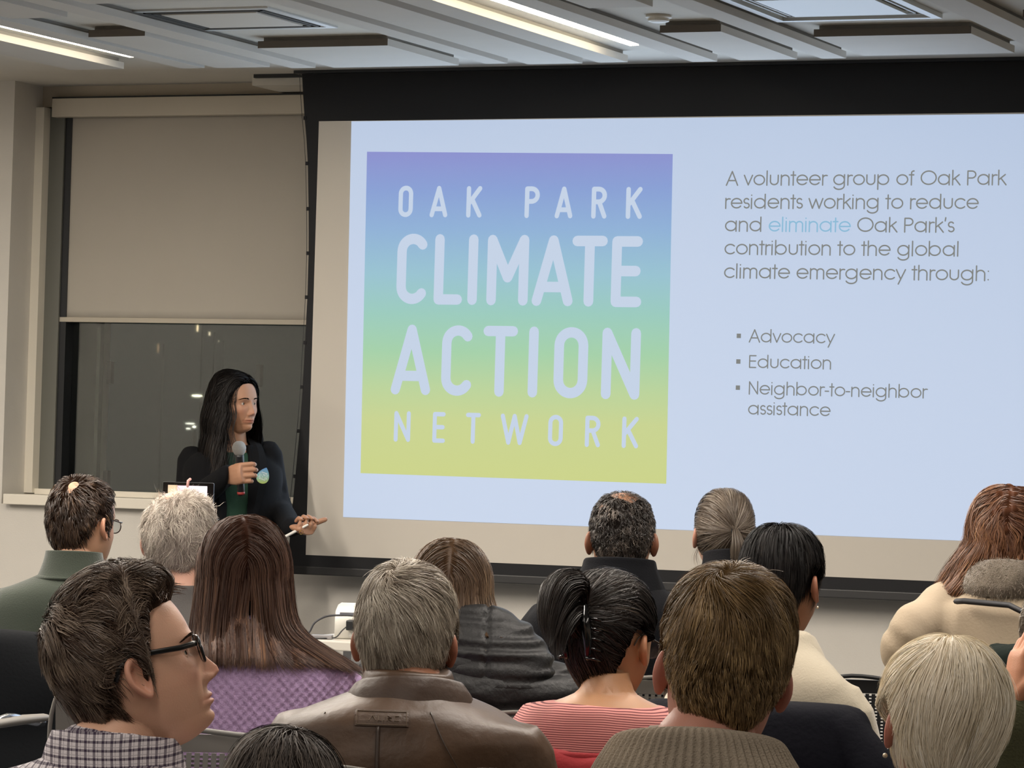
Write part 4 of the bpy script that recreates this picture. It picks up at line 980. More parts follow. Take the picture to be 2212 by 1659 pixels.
# A: man in green pullover at the far left
A = person('A', 'person in a dark green pullover with a bald spot and round glasses', 178, 1138, 9.7, hh=44, hb=12, pitch=2, sw=.235, drop=.075, toff=(-.01, -.05, -.125), build=1.1, skin_c='#b98f74', hi=False, seed=1,
    hair=base_hair(n=4200, t=.010, len=(.018, .03), w=.0014, lump=.0008, bald=lambda p: 1-.995*G(np.sqrt((p[..., 0]-.018)**2+(p[..., 1]+.060)**2+(p[..., 2]-.106)**2)*(1+.4*snoise(p, 55, 2, 1)[..., 0]), .027), density=lambda p: 1-.62*G(np.sqrt((p[:, 0]-.018)**2+(p[:, 1]+.060)**2+(p[:, 2]-.106)**2), .026)),
    hair_m=hair_color_mat('dark_brown', [(0, '#0e0a08'), (.45, '#2a1d15'), (.8, '#4a3627'), (1, '#6b5138')]),
    garment=dict(name='pullover', m=mat('green_fleece', '#2b3229', .95, ('noise', 260, .35), .05, sheen=.3), t=.018, wr=(.004, 9, 9, 12), seed=3))
gm = mat('green_fleece', '#31402f')
collar(A, 'collar', gm, [(-.02, .108), (-.005, .098), (.02, .088), (.05, .080), (.062, .078)], tilt=.01, squash=.95, yoff=.0, thick=.006)
collar(A, 'collar_seam', gm, [(-.018, .110), (-.014, .112), (-.010, .110)], tilt=.01, squash=.95)
glasses(A['root'], A['Mh'], 1, color='#3a2c22', thick=.003, roundl=True)
# B: white fuzzy hair
B = person('B', 'person with short wispy white hair filming with a phone held up in front', 386, 1174, 8.3, hh=8, hb=8, pitch=6, s=.93, sw=.20, skin_c='#cfa08a', seed=2,
    hair=base_hair(n=9000, t=.016, lenf=lambda p: 1-.75*sstep(.065, .105, p[:, 2]), len=(.04, .075), lift=.006, fly=.10, flyk=2.6, w=.0008, wild=.45, nz=.6, curl=.5, curlf=1.6, clump=70, lump=.003, seg=7,
        bald=lambda p: 1-.99*G(np.sqrt((p[..., 0]+.022)**2+(p[..., 1]+.030)**2*.7+(p[..., 2]-.118)**2), .056), density=lambda p: 1-.96*G(np.sqrt((p[:, 0]+.022)**2+(p[:, 1]+.030)**2*.7+(p[:, 2]-.118)**2), .050), capshade=.3),
    hair_m=hair_color_mat('white', [(0, '#6b6156'), (.35, '#a0958a'), (.7, '#cdc3b5'), (1, '#f2ebe0')]),
    garment=dict(name='sweater', m=mat('grey_sweater', '#4d4a48', .9, ('noise', 300, .4), .05)))
# C: glasses and plaid shirt, near left
def messy_top(p): return .016*sstep(.06, .11, p[..., 2])*sstep(-.09, .02, p[..., 1])+.004*sstep(.0, .06, p[..., 2])
def c_strays(h, rs):
    n = 90; a = rs.uniform(-.045, .05, n); b = rs.uniform(-.0, .085, n); z = .132+0*a
    d = np.stack([a, b, z-.018], 1); d /= np.linalg.norm(d, axis=1)[:, None]; p0 = h.c0+d*(h.R(d)+.010)[:, None]
    dr = d*.8+rs.normal(size=(n, 3))*.35+np.array([.1, -.1, .1]); dr /= np.linalg.norm(dr, axis=1)[:, None]; K = 6; L = rs.uniform(.012, .030, n)
    bend = rs.normal(size=(n, 3))*.6
    P = np.stack([p0+dr*(L*k/K)[:, None]+bend*(L*(k/K)**2*.5)[:, None] for k in range(K+1)], 1); return P, .0009
def c_tufts(h, rs):
    nT = 70; K = 7; out = []
    for i in range(nT):
        a = rs.uniform(-.055, .055); b = rs.uniform(.01, .085); d = np.array([a, b, .10-.4*abs(a)]); d /= np.linalg.norm(d)
        t = np.array([rs.normal()*.5+.15, max(-.45, -.1+rs.normal()*.45), .0+rs.normal()*.15]); L = rs.uniform(.018, .034); m_ = 60
        q = d+rs.normal(size=(m_, 3))*.05; q /= np.linalg.norm(q, axis=1)[:, None]; p0 = h.c0+q*(h.R(q)+.012)[:, None]
        up = d*.55; k = np.linspace(0, 1, K+1)[None, :, None]
        conv = (h.c0+d*(h.R(d[None])[0]+.02)+t*L)[None, None]
        P = p0[:, None]+(up*L*.55)[None, None]*np.sin(k*math.pi*.6)+(t*L)[None, None]*k**1.5+(conv-p0[:, None])*.30*k**2+rs.normal(size=(m_, 1, 3))*.003*k
        out.append(P)
    return np.concatenate(out), .0009
C = person('C', 'person in profile with black rectangular glasses and a checked shirt', 290, 1456, 4.95, hh=85, hb=28, pitch=-20, roll=-2, s=1.0, toff=(-.015, -.035, -.118), sw=.225, drop=.045, build=1.05, skin_c='#dfae92', hi=True, seed=5, nose=1.12, jaw=.96, neck=.059,
    hair=base_hair(n=15000, t=.011, len=(.025, .05), lift=.003, w=.0008, vol=messy_top, wild=.12, nz=.7, clump=38, fly=.015, lump=.004, curl=.2, cohere=True, seg=8, lock=40, lockf=.7, flow=whorl_flow((-.02, -.075, .105), .6, .10, (.0, (.25, -.5, .5))),
        line=([0, 30, 52, 62, 68, 76, 80, 86, 104, 112, 120, 135, 150, 180], [.080, .083, .074, .050, .02, -.004, -.016, .030, .036, .012, -.022, -.055, -.078, -.088]), extra=[c_strays, c_tufts]),
    hair_m=hair_color_mat('brown_messy', [(0, '#1c1511'), (.4, '#503f35'), (.75, '#83705f'), (1, '#b29d88')]),
    garment=dict(name='shirt', m=plaid_mat('plaid_shirt', '#e0d8dc', '#3a2c42', .0118, -.2), t=.012, wr=(.004, 16, 16, 10), seed=7))
pm = plaid_mat('plaid_collar', '#e0d8dc', '#3a2c42', .0118, -.5)
collar(C, 'shirt_collar', pm, [(-.012, .088), (.02, .084), (.038, .083), (.044, .086), (.034, .091), (.0, .101), (-.022, .107)], arcdeg=300, tilt=.02, squash=1.05, yoff=.012, thick=.0025, ncol=90)
glasses(C['root'], C['Mh'], 1, color='#0e0d0c', thick=.0044)
# D: long brown hair, purple sweater
def d_fall(p):
    x, y, z = p[:, 0], p[:, 1], p[:, 2]; k = sstep(-.03, -.12, z)
    fx = .10*np.sign(x)*(1-k)+sstep(.015, .09, x)*k*1.05-.1*sstep(0, .08, -x)*k; return np.stack([fx, -.22-.25*k*(z > -.2)+0*x, -1+.35*sstep(.03, .1, x)*k], 1)
D = person('D', 'person with long straight brown hair over a lilac knit sweater', 526, 1262, 7.1, hh=-8, hb=-6, fem=True, s=.97, sw=.222, drop=.05, toff=(.0, -.05, -.105), skin_c='#cfa08c', seed=6,
    hair=base_hair(line=LONG_LINE, n=11000, t=.016, len=(.93, 1.07), lenf=lambda p: (.165+1.15*p[:, 2]+.05*sstep(0, .08, p[:, 0]))*(1+.13*snoise(p, 38, 6, 1)[:, 0]), seg=14, lift=.003, w=.0012, flow=part_flow(-.01, .5), fall=d_fall, zc=.02, az0=62, curtain=.06, wild=.05, nz=.10, clump=40, layer=.008, fly=.02, flyk=2, capshade=.28, lump=.0015,
        clen=lambda p: 1+.15*sstep(0, .08, p[:, 0])-.1*sstep(.0, .07, -p[:, 0])),
    hair_m=hair_color_mat('chestnut', [(0, '#1a100c'), (.4, '#3a251c'), (.75, '#604333'), (1, '#9a7050')], rough=.55, spec=.3),
    garment=dict(name='knit_sweater', m=mat('lilac_knit', '#c3a6d0', .95, ('noise', 400, .5), .05, sheen=.25), t=.020, vox=.0040, smooth=2, wr=(.002, 8, 8, 10), seed=9, extra=honeycomb))
drape(D, ('knit_sweater',), gap=.010, amp=.006, cs=.28)
# E: grey hair, brown leather jacket
E_ = person('E', 'person with cropped silver hair in a brown leather jacket', 874, 1394, 6.35, hh=4, hb=0, pitch=6, roll=2, sw=.245, drop=.060, build=1.12, toff=(.012, -.055, -.085), skin_c='#a8765c', seed=8, neck=.060,
    hair=base_hair(n=14000, t=.014, len=(.03, .055), lift=.0022, w=.00085, tw=.4, lock=34, lockf=.5, wild=.2, nz=.55, clump=42, flow=whorl_flow((-.02, -.062, .106), .9, .35), lump=.0025, seg=7, vol=lambda p: .006*sstep(.05, .11, p[..., 2])),
    hair_m=hair_color_mat('silver', [(0, '#3a332c'), (.35, '#83776a'), (.7, '#bbb09f'), (1, '#ebe3d4')]),
    garment=dict(name='leather_jacket', m=mat('brown_leather', '#4b3625', .46, ('noise', 22, .8), .28, spec=.45), t=.026, vox=.008, wr=(.008, 9, 12, 16), seed=4))
lm = MATS['brown_leather']
collar(E_, 'jacket_collar', mat('brown_leather_collar', '#402d20', .48, ('noise', 70, .3), .12), [(-.02, .082), (.018, .080), (.034, .083), (.040, .092), (.026, .106), (-.004, .120), (-.026, .130), (-.032, .131)], tilt=.040, squash=.86, yoff=.003, thick=.006, bumpy=.0018, ncol=110)
# F: black puffer with a hood
def f_fall(p):
    x, y, z = p[:, 0], p[:, 1], p[:, 2]; return np.stack([x*4.2, -.25+0*x, -1+0*x], 1)
Fp = person('F', 'person with straight brown hair tucked in a black puffer jacket hood', 970, 1300, 7.8, hh=4, hb=2, fem=True, s=.98, sw=.245, drop=.075, build=1.1, toff=(.03, -.05, -.095), skin_c='#d29b7c', seed=10, roll=4,
    hair=base_hair(line=LONG_LINE, n=7000, t=.016, len=(.93, 1.07), lenf=lambda p: .11+1.15*p[:, 2], seg=11, lift=.003, w=.0013, flow=part_flow(.0, .5), fall=f_fall, zc=.03, az0=70, curtain=.10, wild=.05, nz=.10, clump=40, layer=.006, capshade=.3),
    hair_m=hair_color_mat('mid_brown', [(0, '#241910'), (.4, '#4b3a2b'), (.75, '#7a634d'), (1, '#a68c6c')]))
def quilt(v, nm):
    z = v[:, 2]/.075; f = z-np.floor(z); return v+nm*((.016*np.sqrt(np.clip(np.sin(math.pi*f), 0, 1))-.008)+.003*snoise(v*np.array([1, 1, 2.2]), 26, 4, 2)[:, 0])[:, None]
pufm = mat('black_puffer', '#0c0c0e', .55, ('noise', 80, .5), .05, spec=.4)
clothe(Fp, 'puffer_jacket', pufm, t=.042, vox=.008, smooth=3, wr=None, extra=quilt, arm_r=(.085, .080, .074, .066, .052))
tzf = Fp['tz']
def hoodm(tz):
    H = [(.080, .012, .012), (.074, .060, .045), (.055, .100, .066), (.025, .130, .082), (-.02, .144, .088), (-.065, .136, .080), (-.11, .108, .062), (-.15, .060, .038), (-.17, .012, .01)]
    R = spline(np.array(H), 30); th = np.linspace(0, 2*math.pi, 48, endpoint=False)
    P = np.stack([np.stack([w*np.sin(th)+.045-.35*z, -.085+d*np.cos(th)*1.0+(.06 if z > .05 else .06*sstep(-.1, .05, z)), np.full(48, tz+z+.012)], -1) for z, w, d in R]); return grid_mesh(P[::-1], True, True)
def hoodfold(v, nm): return v+nm*(.006*snoise(v*np.array([.5, 1, 3.2]), 22, 12, 2)[:, 0]-.006*G(v[:, 0]-.06, .004))[:, None]
link(fabric_mesh([hoodm(tzf)], .007, 4, None, 0, hoodfold), 'hood', pufm, Fp['root'], True)
drape(Fp, ('hood', 'puffer'), gap=-.012, amp=.004, cs=.3)
# G: short dark hair, black fleece
Gp = person('G', 'person with cropped thinning dark hair and a black stand collar jacket', 1343, 1172, 9.2, hh=0, hb=4, sw=.235, drop=.085, build=1.12, toff=(-.0, -.055, -.100), skin_c='#8f6850', seed=11, neck=.062,
    hair=base_hair(n=6500, t=.007, lockf=.25, len=(.012, .02), lift=.0015, w=.0013, curl=.9, wild=.4, lump=.002, flow=whorl_flow((0, -.04, .13), .2, .6), density=lambda p: 1-.35*G(np.sqrt(p[:, 0]**2+(p[:, 1]+.03)**2*.5+(p[:, 2]-.125)**2*.8), .06), bald=lambda p: 1-.99*G(np.sqrt((p[..., 0])**2+(p[..., 1]+.02)**2*.4+(p[..., 2]-.13)**2)*(1+.3*snoise(p, 60, 2, 1)[..., 0]), .048)),
    hair_m=hair_color_mat('salt_dark', [(0, '#0f0d0c'), (.5, '#2b2623'), (.8, '#5a5048'), (1, '#8c8278')]),
    garment=dict(name='fleece_jacket', m=mat('black_fleece', '#0e0f13', .95, ('noise', 240, .4), .05, sheen=.05, spec=.15), t=.026, wr=(.006, 8, 8, 10), seed=13))
collar(Gp, 'collar', MATS['black_fleece'], [(-.03, .112), (.0, .098), (.035, .088), (.062, .084), (.066, .090), (.045, .098), (.0, .118), (-.02, .128)], tilt=.02, squash=.92, thick=.005, bumpy=.001)
# H: grey ponytail
def tie_flow(c, g=0.0):
    c = np.array(c)
    def f(p, n): d = c-p; L = np.linalg.norm(d, axis=1)[:, None]; return d/(L+1e-6)*sstep(.0, .02, L)+np.array([0, 0, -g])+n*.0
    return f
def tail(c, pts, n, spread, w, Lr=(.7, 1.0), flat=1.0, seedk=0):
    def ex(h, rs):
        K = 12; S = spline(np.array([c]+pts, float), K+1); P = np.zeros((n, K+1, 3)); a = rs.uniform(0, 6.28, n); r = np.sqrt(rs.uniform(0, 1, n))
        T = np.gradient(S, axis=0); T /= np.linalg.norm(T, axis=1)[:, None]; X = np.cross(T, [1, 0, 0.01]); X /= np.linalg.norm(X, axis=1)[:, None]; Y = np.cross(T, X)
        L = rs.uniform(*Lr, n); tt = np.linspace(0, 1, K+1)
        for k in range(K+1):
            u = L*tt[k]*K; i = np.clip(u.astype(int), 0, K-1); f = (u-i)[:, None]
            base = S[i]*(1-f)+S[i+1]*f; sp_ = np.interp(L*tt[k], np.linspace(0, 1, len(spread)), spread)
            P[:, k] = base+(X[i]*(r*np.cos(a))[:, None]*flat+Y[i]*(r*np.sin(a))[:, None])*sp_[:, None]
        return P+snoise(P, 40, 5, 1)*.0015, w
    return ex
TH = (0, -.112, .022)
Hp = person('H', 'person with a low grey brown ponytail and dark jacket', 1562, 1160, 10.3, hh=-18, hb=-10, fem=True, sw=.20, drop=.085, toff=(0.01, -.055, -.105), skin_c='#ad8570', seed=12,
    hair=base_hair(line=LONG_LINE, n=5500, t=.009, len=(.10, .16), seg=10, lift=.0015, w=.0013, flow=tie_flow(TH), wild=.05, nz=.15, fly=.01, flyk=3, lump=.001, capshade=.3,
        extra=[tail(TH, [(0, -.128, .0), (.003, -.128, -.04), (.0, -.118, -.085)], 900, [.010, .016, .024, .022, .012], .0013),
               tail((-.07, -.0, -.02), [(-.085, .0, -.06), (-.075, -.01, -.10)], 20, [.004, .010, .018], .0009)]),
    hair_m=hair_color_mat('grey_brown', [(0, '#261e18'), (.4, '#4f443a'), (.75, '#7c6f62'), (1, '#b5a898')]),
    garment=dict(name='jacket', m=mat('dark_jacket', '#17171a', .85, ('noise', 200, .3), .05, spec=.15), t=.024, wr=(.006, 8, 8, 10), seed=15))
collar(Hp, 'collar', MATS['dark_jacket'], [(-.02, .105), (.01, .088), (.05, .078), (.075, .076)], tilt=.03, squash=.95, thick=.005)
me = ring_part([(-.004, .0125), (.0, .0145), (.004, .0125)], ncol=24, thick=.003); me.transform(Hp['Mh'] @ Matrix.Translation(TH) @ Matrix.Rotation(math.radians(70), 4, 'X')); link(me, 'hair_tie', mat('black_elastic', '#0c0c0d', .7), Hp['root'], True)
# I: black hair, cream sweater
Ip = person('I', 'person with sleek black hair in a cream collared sweater', 1693, 1266, 8.1, hh=30, hb=14, fem=True, sw=.215, drop=.085, toff=(.0, -.05, -.15), skin_c='#9a6c52', seed=14, neck=.045,
    hair=base_hair(line=([0, 30, 50, 62, 72, 84, 104, 116, 130, 150, 180], [.084, .082, .070, .045, .012, .030, .036, .01, -.055, -.098, -.108]), n=6500, t=.015, len=(.05, .09), seg=8, lift=.0012, w=.0012, flow=whorl_flow((0, -.02, .135), .1, .6), wild=.04, nz=.08, fly=.01, lump=.0006, capshade=.12, vol=lambda p: .004*sstep(-.02, -.08, p[..., 1])),
    hair_m=hair_color_mat('black', [(0, '#060505'), (.5, '#100e0e'), (.85, '#1e1a18'), (1, '#3a332c')], rough=.5, spec=.25),
    garment=dict(name='cream_sweater', m=mat('cream_knit', '#bdb39f', .95, ('noise', 220, .3), .03, sheen=.3), t=.030, wr=(.013, 8, 8, 9), seed=17, arm_r=(.082, .080, .074, .062, .045)))
collar(Ip, 'collar', MATS['cream_knit'], [(-.03, .100), (.02, .086), (.050, .080), (.056, .084), (.040, .096), (.0, .116), (-.025, .128)], arcdeg=325, tilt=.03, squash=.95, thick=.006)
# J: claw clip, striped tee
def j_flow(p, n):
    c = np.array([-.004, -.125, .045]); d = c-p; L = np.linalg.norm(d, axis=1)[:, None]; return d/(L+1e-6)
JC = (-.002, -.116, .060)
Jp = person('J', 'person with black hair twisted up in a dark claw clip and a striped tee', 1318, 1396, 7.2, hh=33, hb=14, pitch=8, roll=0, fem=True, s=1.0, sw=.185, drop=.042, toff=(.008, -.05, -.095), skin_c='#b0825f', seed=16, neck=.050,
    hair=base_hair(line=([0, 30, 50, 62, 72, 84, 104, 116, 130, 150, 180], [.086, .084, .074, .045, .010, .032, .036, .01, -.055, -.098, -.108]), n=8000, t=.016, len=(.09, .16), seg=10, lift=.003, w=.0009, flow=j_flow, wild=.08, nz=.35, clump=36, fly=.03, flyk=2.5, lump=.002, capshade=.12,
        vol=lambda p: .012*G(p[..., 2]-.09, .05)*sstep(.06, -.06, p[..., 1]),
        extra=[tail(JC, [(-.005, -.155, .100), (-.01, -.195, .085), (-.006, -.222, .03), (.0, -.225, -.03)], 1500, [.018, .034, .034, .022, .006], .0011, (.35, 1.0), 1.3),
               tail((0, -.11, .02), [(-.005, -.15, .05), (-.008, -.18, .02), (0, -.185, -.05)], 900, [.022, .032, .026, .010], .0011, (.5, 1.0), 1.2)]),
    hair_m=hair_color_mat('soft_black', [(0, '#080606'), (.45, '#1b1513'), (.8, '#372d26'), (1, '#6d5e4c')]),
    garment=dict(name='striped_tee', m=stripe_mat('pink_stripes', '#d38f88', '#6a2b33', .0046, .36), t=.010, vox=.007, wr=(.0025, 14, 10, 10), seed=19, top=-.012))
collar(Jp, 'neck_band', mat('tee_band', '#c4726e', .85), [(-.016, .112), (-.010, .108), (-.006, .102)], tilt=.03, squash=.80, thick=.003, yoff=-.006, z=-.010)
ca = mat('claw_plastic', '#070708', .12, spec=.8)
cm = []
for sx in (-1, 1):
    cm.append(limb([(sx*.006, -.128, .075), (sx*.022, -.140, .045), (sx*.030, -.132, .0), (sx*.026, -.118, -.035)], [.009, .011, .010, .006], 10, 12))
    for k in range(5): cm.append(tube([(sx*.026, -.136+.003*k, .045-.02*k), (sx*.045, -.120, .042-.02*k), (sx*.050, -.100, .04-.02*k)], [.0035, .003, .002], 6))
cm.append(tube([(-.012, -.136, .08), (.012, -.136, .08)], .008, 10, round_ends=True))
link(join([(x, Jp['Mh']) for x in cm]), 'claw_clip', ca, Jp['root'], True)
glasses(Jp['root'], Jp['Mh'], 1, color='#4b443c', thick=.0020)
# K: near, light brown hair, grey rib collar
K_ = person('K', 'person with short light brown hair and a chunky grey brown knit collar', 1561, 1466, 4.85, hh=-4, hb=4, roll=7, pitch=4, sw=.225, drop=.09, build=1.08, toff=(-.028, -.05, -.105), skin_c='#b9826f', seed=18, neck=.060,
    hair=base_hair(n=19000, t=.011, len=(.02, .036), lift=.0018, w=.0007, liftf=lambda p: .25+.75*sstep(.0, .09, p[:, 2]), tw=.35, lock=30, lockf=.35, wild=.08, nz=.35, clump=50, flow=whorl_flow((-.018, -.060, .112), .9, .25), lump=.0014, fly=.008, flyk=4,
        vol=lambda p: .016*sstep(.02, .11, p[..., 2])+.004*sstep(.0, -.08, p[..., 1])*sstep(-.03, .03, p[..., 2]), lenf=lambda p: .5+1.0*sstep(0, .1, p[:, 2]), seg=7),
    hair_m=hair_color_mat('light_brown', [(0, '#33261a'), (.35, '#665033'), (.65, '#94764e'), (1, '#cfae7a')]),
    garment=dict(name='knit_sweater', m=mat('oatmeal_knit', '#8b7f70', .95, ('noise', 300, .8), .25), t=.026, wr=(.005, 10, 10, 12), seed=21))
collar(K_, 'rib_collar', mat('oatmeal_rib', '#9c8f7e', .95, ('noise', 380, .9), .35), [(-.015, .088), (.028, .088), (.046, .094), (.044, .108), (.018, .130), (-.035, .155), (-.060, .160)], ripple=(70, .0028), ncol=560, tilt=.035, squash=.85, yoff=.004, thick=.010)
# L: auburn hair, beige shirt, leaning
def l_fall(p):
    x, y, z = p[:, 0], p[:, 1], p[:, 2]; return np.stack([x*1.0-.45*sstep(.02, .08, -x), .1*sstep(.05, .0, y)-.1+.12*np.sin(z*40), -1+0*x], 1)
Ht = at(2178, 1182, 8.4)
Lp_ = person('L', 'person with wavy auburn hair and a beige shirt leaning on one arm', 2180, 1182, 8.4, hh=8, hb=14, fem=True, sw=.205, drop=.06, toff=(.03, -.06, -.095), skin_c='#c79c86', seed=20, lean=-.10,
    hair=base_hair(line=LONG_LINE, n=7500, t=.018, lenf=lambda p: (.14+1.15*p[:, 2])*(.75+.35*sstep(-.01, -.05, p[:, 0])), len=(.93, 1.07), seg=14, lift=.004, w=.0013, flow=part_flow(.01, .4), fall=l_fall, zc=.02, az0=55, curtain=.09, wild=.08, nz=.2, clump=38, layer=.012, fly=.04, flyk=2.2, curl=.55, curlf=1.1, cohere=True, lump=.003, capshade=.25),
    hair_m=hair_color_mat('auburn', [(0, '#24150d'), (.4, '#573727'), (.75, '#8d6040'), (1, '#cc9a6b')]))
S_ = Lp_['L'](2088, 1292, 8.42); E2 = Lp_['L'](1936, 1400, 8.25); W2 = Lp_['L'](2060, 1425, 8.55)
Lp_['AR']['L'] = (S_, E2, W2)
shm = mat('beige_shirt', '#a69680', .85, ('noise', 160, .3), .05)
clothe(Lp_, 'shirt', shm, t=.022, vox=.008, wr=(.010, 17, 17, 20), seed=23, arm_r=(.070, .064, .056, .052, .040))
collar(Lp_, 'fur_hood', mat('grey_fur', '#6f6558', .98, ('noise', 300, 1.0), .25, sheen=.6), [(-.030, .110), (-.01, .124), (.015, .122), (.045, .108), (.058, .094), (.050, .082)], tilt=.05, squash=1.0, thick=.02, bumpy=.006, z=.012)
fuzz([o for o in Lp_['root'].children if o.name.startswith('fur_hood')][0], 9000, .010, .0010, mat('grey_fur_pile', '#7d7265', .9), Lp_['root'])
link(tube([(-.10, -.145, Lp_['tz']-.032), (-.08, -.155, Lp_['tz']-.030), (.03, -.165, Lp_['tz']-.035), (.12, -.16, Lp_['tz']-.075), (.2, -.12, Lp_['tz']-.12)], .014, 8, flat=.5), 'strap', mat('dark_strap', '#232327', .6), Lp_['root'], True)
# M: white blonde bob
Mp = person('M', 'person with short white blonde hair and a pearl earring', 2034, 1584, 5.7, hh=-14, hb=-4, pitch=6, roll=6, fem=True, s=1.0, sw=.19, drop=.10, toff=(0, -.05, -.115), skin_c='#b98270', seed=22,
    hair=base_hair(line=([0, 30, 50, 62, 72, 84, 104, 116, 130, 150, 180], [.082, .080, .070, .045, .012, .022, .028, .0, -.055, -.080, -.085]), n=17000, t=.021, len=(.06, .11), seg=9, lift=.0025, w=.0009, lock=60, lockf=.4, flow=whorl_flow((.0, -.01, .135), .9, .5), wild=.08, nz=.45, clump=26, fly=.015, flyk=3, lump=.003, capshade=.35,
        vol=lambda p: .008*sstep(-.03, .05, p[..., 2])+.008*snoise(p, 30, 8, 1)[..., 0]*sstep(0, .05, p[..., 2])*.4),
    hair_m=hair_color_mat('platinum', [(0, '#b5a68b'), (.3, '#e6d9c0'), (.65, '#fbf1dd'), (1, '#fffaf0')], rough=.5),
    garment=dict(name='boucle_sweater', m=mat('navy_boucle', '#242a35', .98, ('noise', 240, 1.0), .45), t=.022, wr=(.004, 30, 30, 30), seed=25))
collar(Mp, 'boucle_collar', MATS['navy_boucle'], [(-.02, .112), (.01, .098), (.030, .088), (.035, .078)], tilt=.02, squash=.95, thick=.01, bumpy=.003, ncol=120)
bm = bmesh.new(); bmesh.ops.create_uvsphere(bm, u_segments=12, v_segments=8, radius=.0042, matrix=Mp['Mh'] @ Matrix.Translation((-.088, .004, -.047))); link(bm, 'earring', mat('pearl', '#dcc9ae', .15, metal=.3, spec=.9), Mp['root'], True)
bm = bmesh.new(); bmesh.ops.create_uvsphere(bm, u_segments=12, v_segments=8, radius=.0035, matrix=Ip['Mh'] @ Matrix.Translation((.088, .004, -.045))); link(bm, 'earring', MATS['pearl'], Ip['root'], True)
# N: cut by the right edge, cheek in hand
hn = hand_mesh((.35, .5, .3), (.6, .3), side=-1)
Np = person('N', 'person in an olive sweater resting a cheek on one hand', 2316, 1392, 6.6, hh=-10, hb=-6, pitch=8, sw=.20, drop=.09, toff=(.02, -.09, -.17), skin_c='#c98d6c', seed=24, lean=-.08,
    hair=base_hair(n=4000, t=.015, len=(.02, .05), lift=.004, w=.0012, wild=.3, nz=.5), hair_m=hair_color_mat('grey', [(0, '#4d463e'), (.4, '#8a8175'), (.8, '#bdb4a6'), (1, '#ded6c8')]))
E3 = Np['L'](2160, 1740, 6.48); W3 = Np['L'](2188, 1520, 6.42); N_S = Np['AR']['L'][0]
hn2 = hn.copy(); hn2.transform(Matrix.Translation(Vector(W3)) @ frame((.12, .12, 1), (-1, -.25, .1)).to_4x4())
bd = [o for o in Np['root'].children if o.name.startswith('body')][0]
up_ = union(bd.data.copy(), limb([N_S, E3, E3*.5+W3*.5, W3], [.05, .042, .036, .027], 16, 20)); up_ = union(up_, hn2)
tn = up_.color_attributes.get('tint') or up_.color_attributes.new('tint', 'FLOAT_COLOR', 'POINT'); tn.data.foreach_set('color', np.ones(len(tn.data)*4, np.float32))
up_.materials.clear(); up_.materials.append(MATS['skin_N']); up_.polygons.foreach_set('use_smooth', [True]*len(up_.polygons)); bd.data = up_
Np['AR']['L'] = (N_S, E3, E3+(W3-E3)*.93)
clothe(Np, 'olive_sweater', mat('olive_wool', '#4a4a30', .97, ('noise', 240, .9), .12, sheen=.4), t=.034, wr=(.005, 12, 12, 12), seed=27, arm_r=(.078, .072, .064, .058, .050))
glasses(Np['root'], Np['Mh'], 1, color='#4b4b4f', thick=.0024, roundl=True)
# O: only the crown of a dark head at the bottom edge
Op = person('O', 'person of whom only the crown of greying black hair shows', 612, 1772, 5.65, hh=10, hb=0, s=1.0, sw=.16, drop=.07, fem=True, seed=26, skin_c='#c08a68', toff=(0, -.04, -.13),
    hair=base_hair(line=LONG_LINE, n=8500, t=.022, len=(.09, .14), seg=9, lift=.005, w=.0011, flow=whorl_flow((.02, -.02, .13), .4, .5), wild=.12, nz=.3, clump=36, lump=.003, curl=.3, capshade=.15, fly=.04, flyk=2.5),
    hair_m=hair_color_mat('dark_grey', [(0, '#100f0e'), (.4, '#332d2a'), (.75, '#655b53'), (1, '#a79c8f')], rough=.55, spec=.3),
    garment=dict(name='jacket', m=mat('charcoal_cloth', '#2a2b2e', .9, ('noise', 240, .3))))

# ------------------------------------------------------------------ the speaker
def p_fall(p):
    x, y, z = p[:, 0], p[:, 1], p[:, 2]; fr = sstep(-.035, .01, y); k = sstep(-.02, -.12, z)
    return np.stack([.12*np.sign(x)*(1-k)+(.16*fr)*k, .22*fr*k-.10*(1-fr), -1+0*x], 1)
HP = hand_mesh(0, (.5, 1.1), .0026, .02, 1, tl=.62, curls=[(.95, 1.30, .85), (.98, 1.30, .85), (1.0, 1.30, .85), (1.05, 1.30, .85)])
HQ = hand_mesh(0, (1.2, .5), .0026, .03, -1, curls=[(1.2, 1.6, 1.0), (1.3, 1.65, 1.0), (1.35, 1.65, 1.0), (1.35, 1.6, 1.0)])
dP = 13.3
# the speaker's own frame is known before the body is built
def pre_frame(px, py, d, hb, toff):
    Hw = at(px, py, d); va = math.atan2(Hw[0], Hw[1]); ba = va+math.radians(hb); T = Hw+np.array(RZ(-ba).to_3x3() @ Vector(toff))
    inv = (Matrix.Translation((T[0], T[1], 0)) @ RZ(-ba)).inverted(); return lambda x, y, dd: np.array(inv @ Vector(at(x, y, dd)))
tP = (0, -.035, -.150); LP = pre_frame(510, 876, dP, 172, tP)
Wr = LP(491, 1029, 13.02); Er = LP(402, 1092, 13.30); Sr = LP(414, 994, 13.36)
Wl = LP(629, 1138, 13.04); El = LP(598, 1086, 13.42); Sl = LP(580, 982, 13.36)
Fr = Matrix.Translation(Vector(Wr)) @ frame((-.45, .85, .15), (.75, .6, .0)).to_4x4()
Fl = Matrix.Translation(Vector(Wl)) @ frame((-.45, .85, -.12), (.0, .35, -.95)).to_4x4()
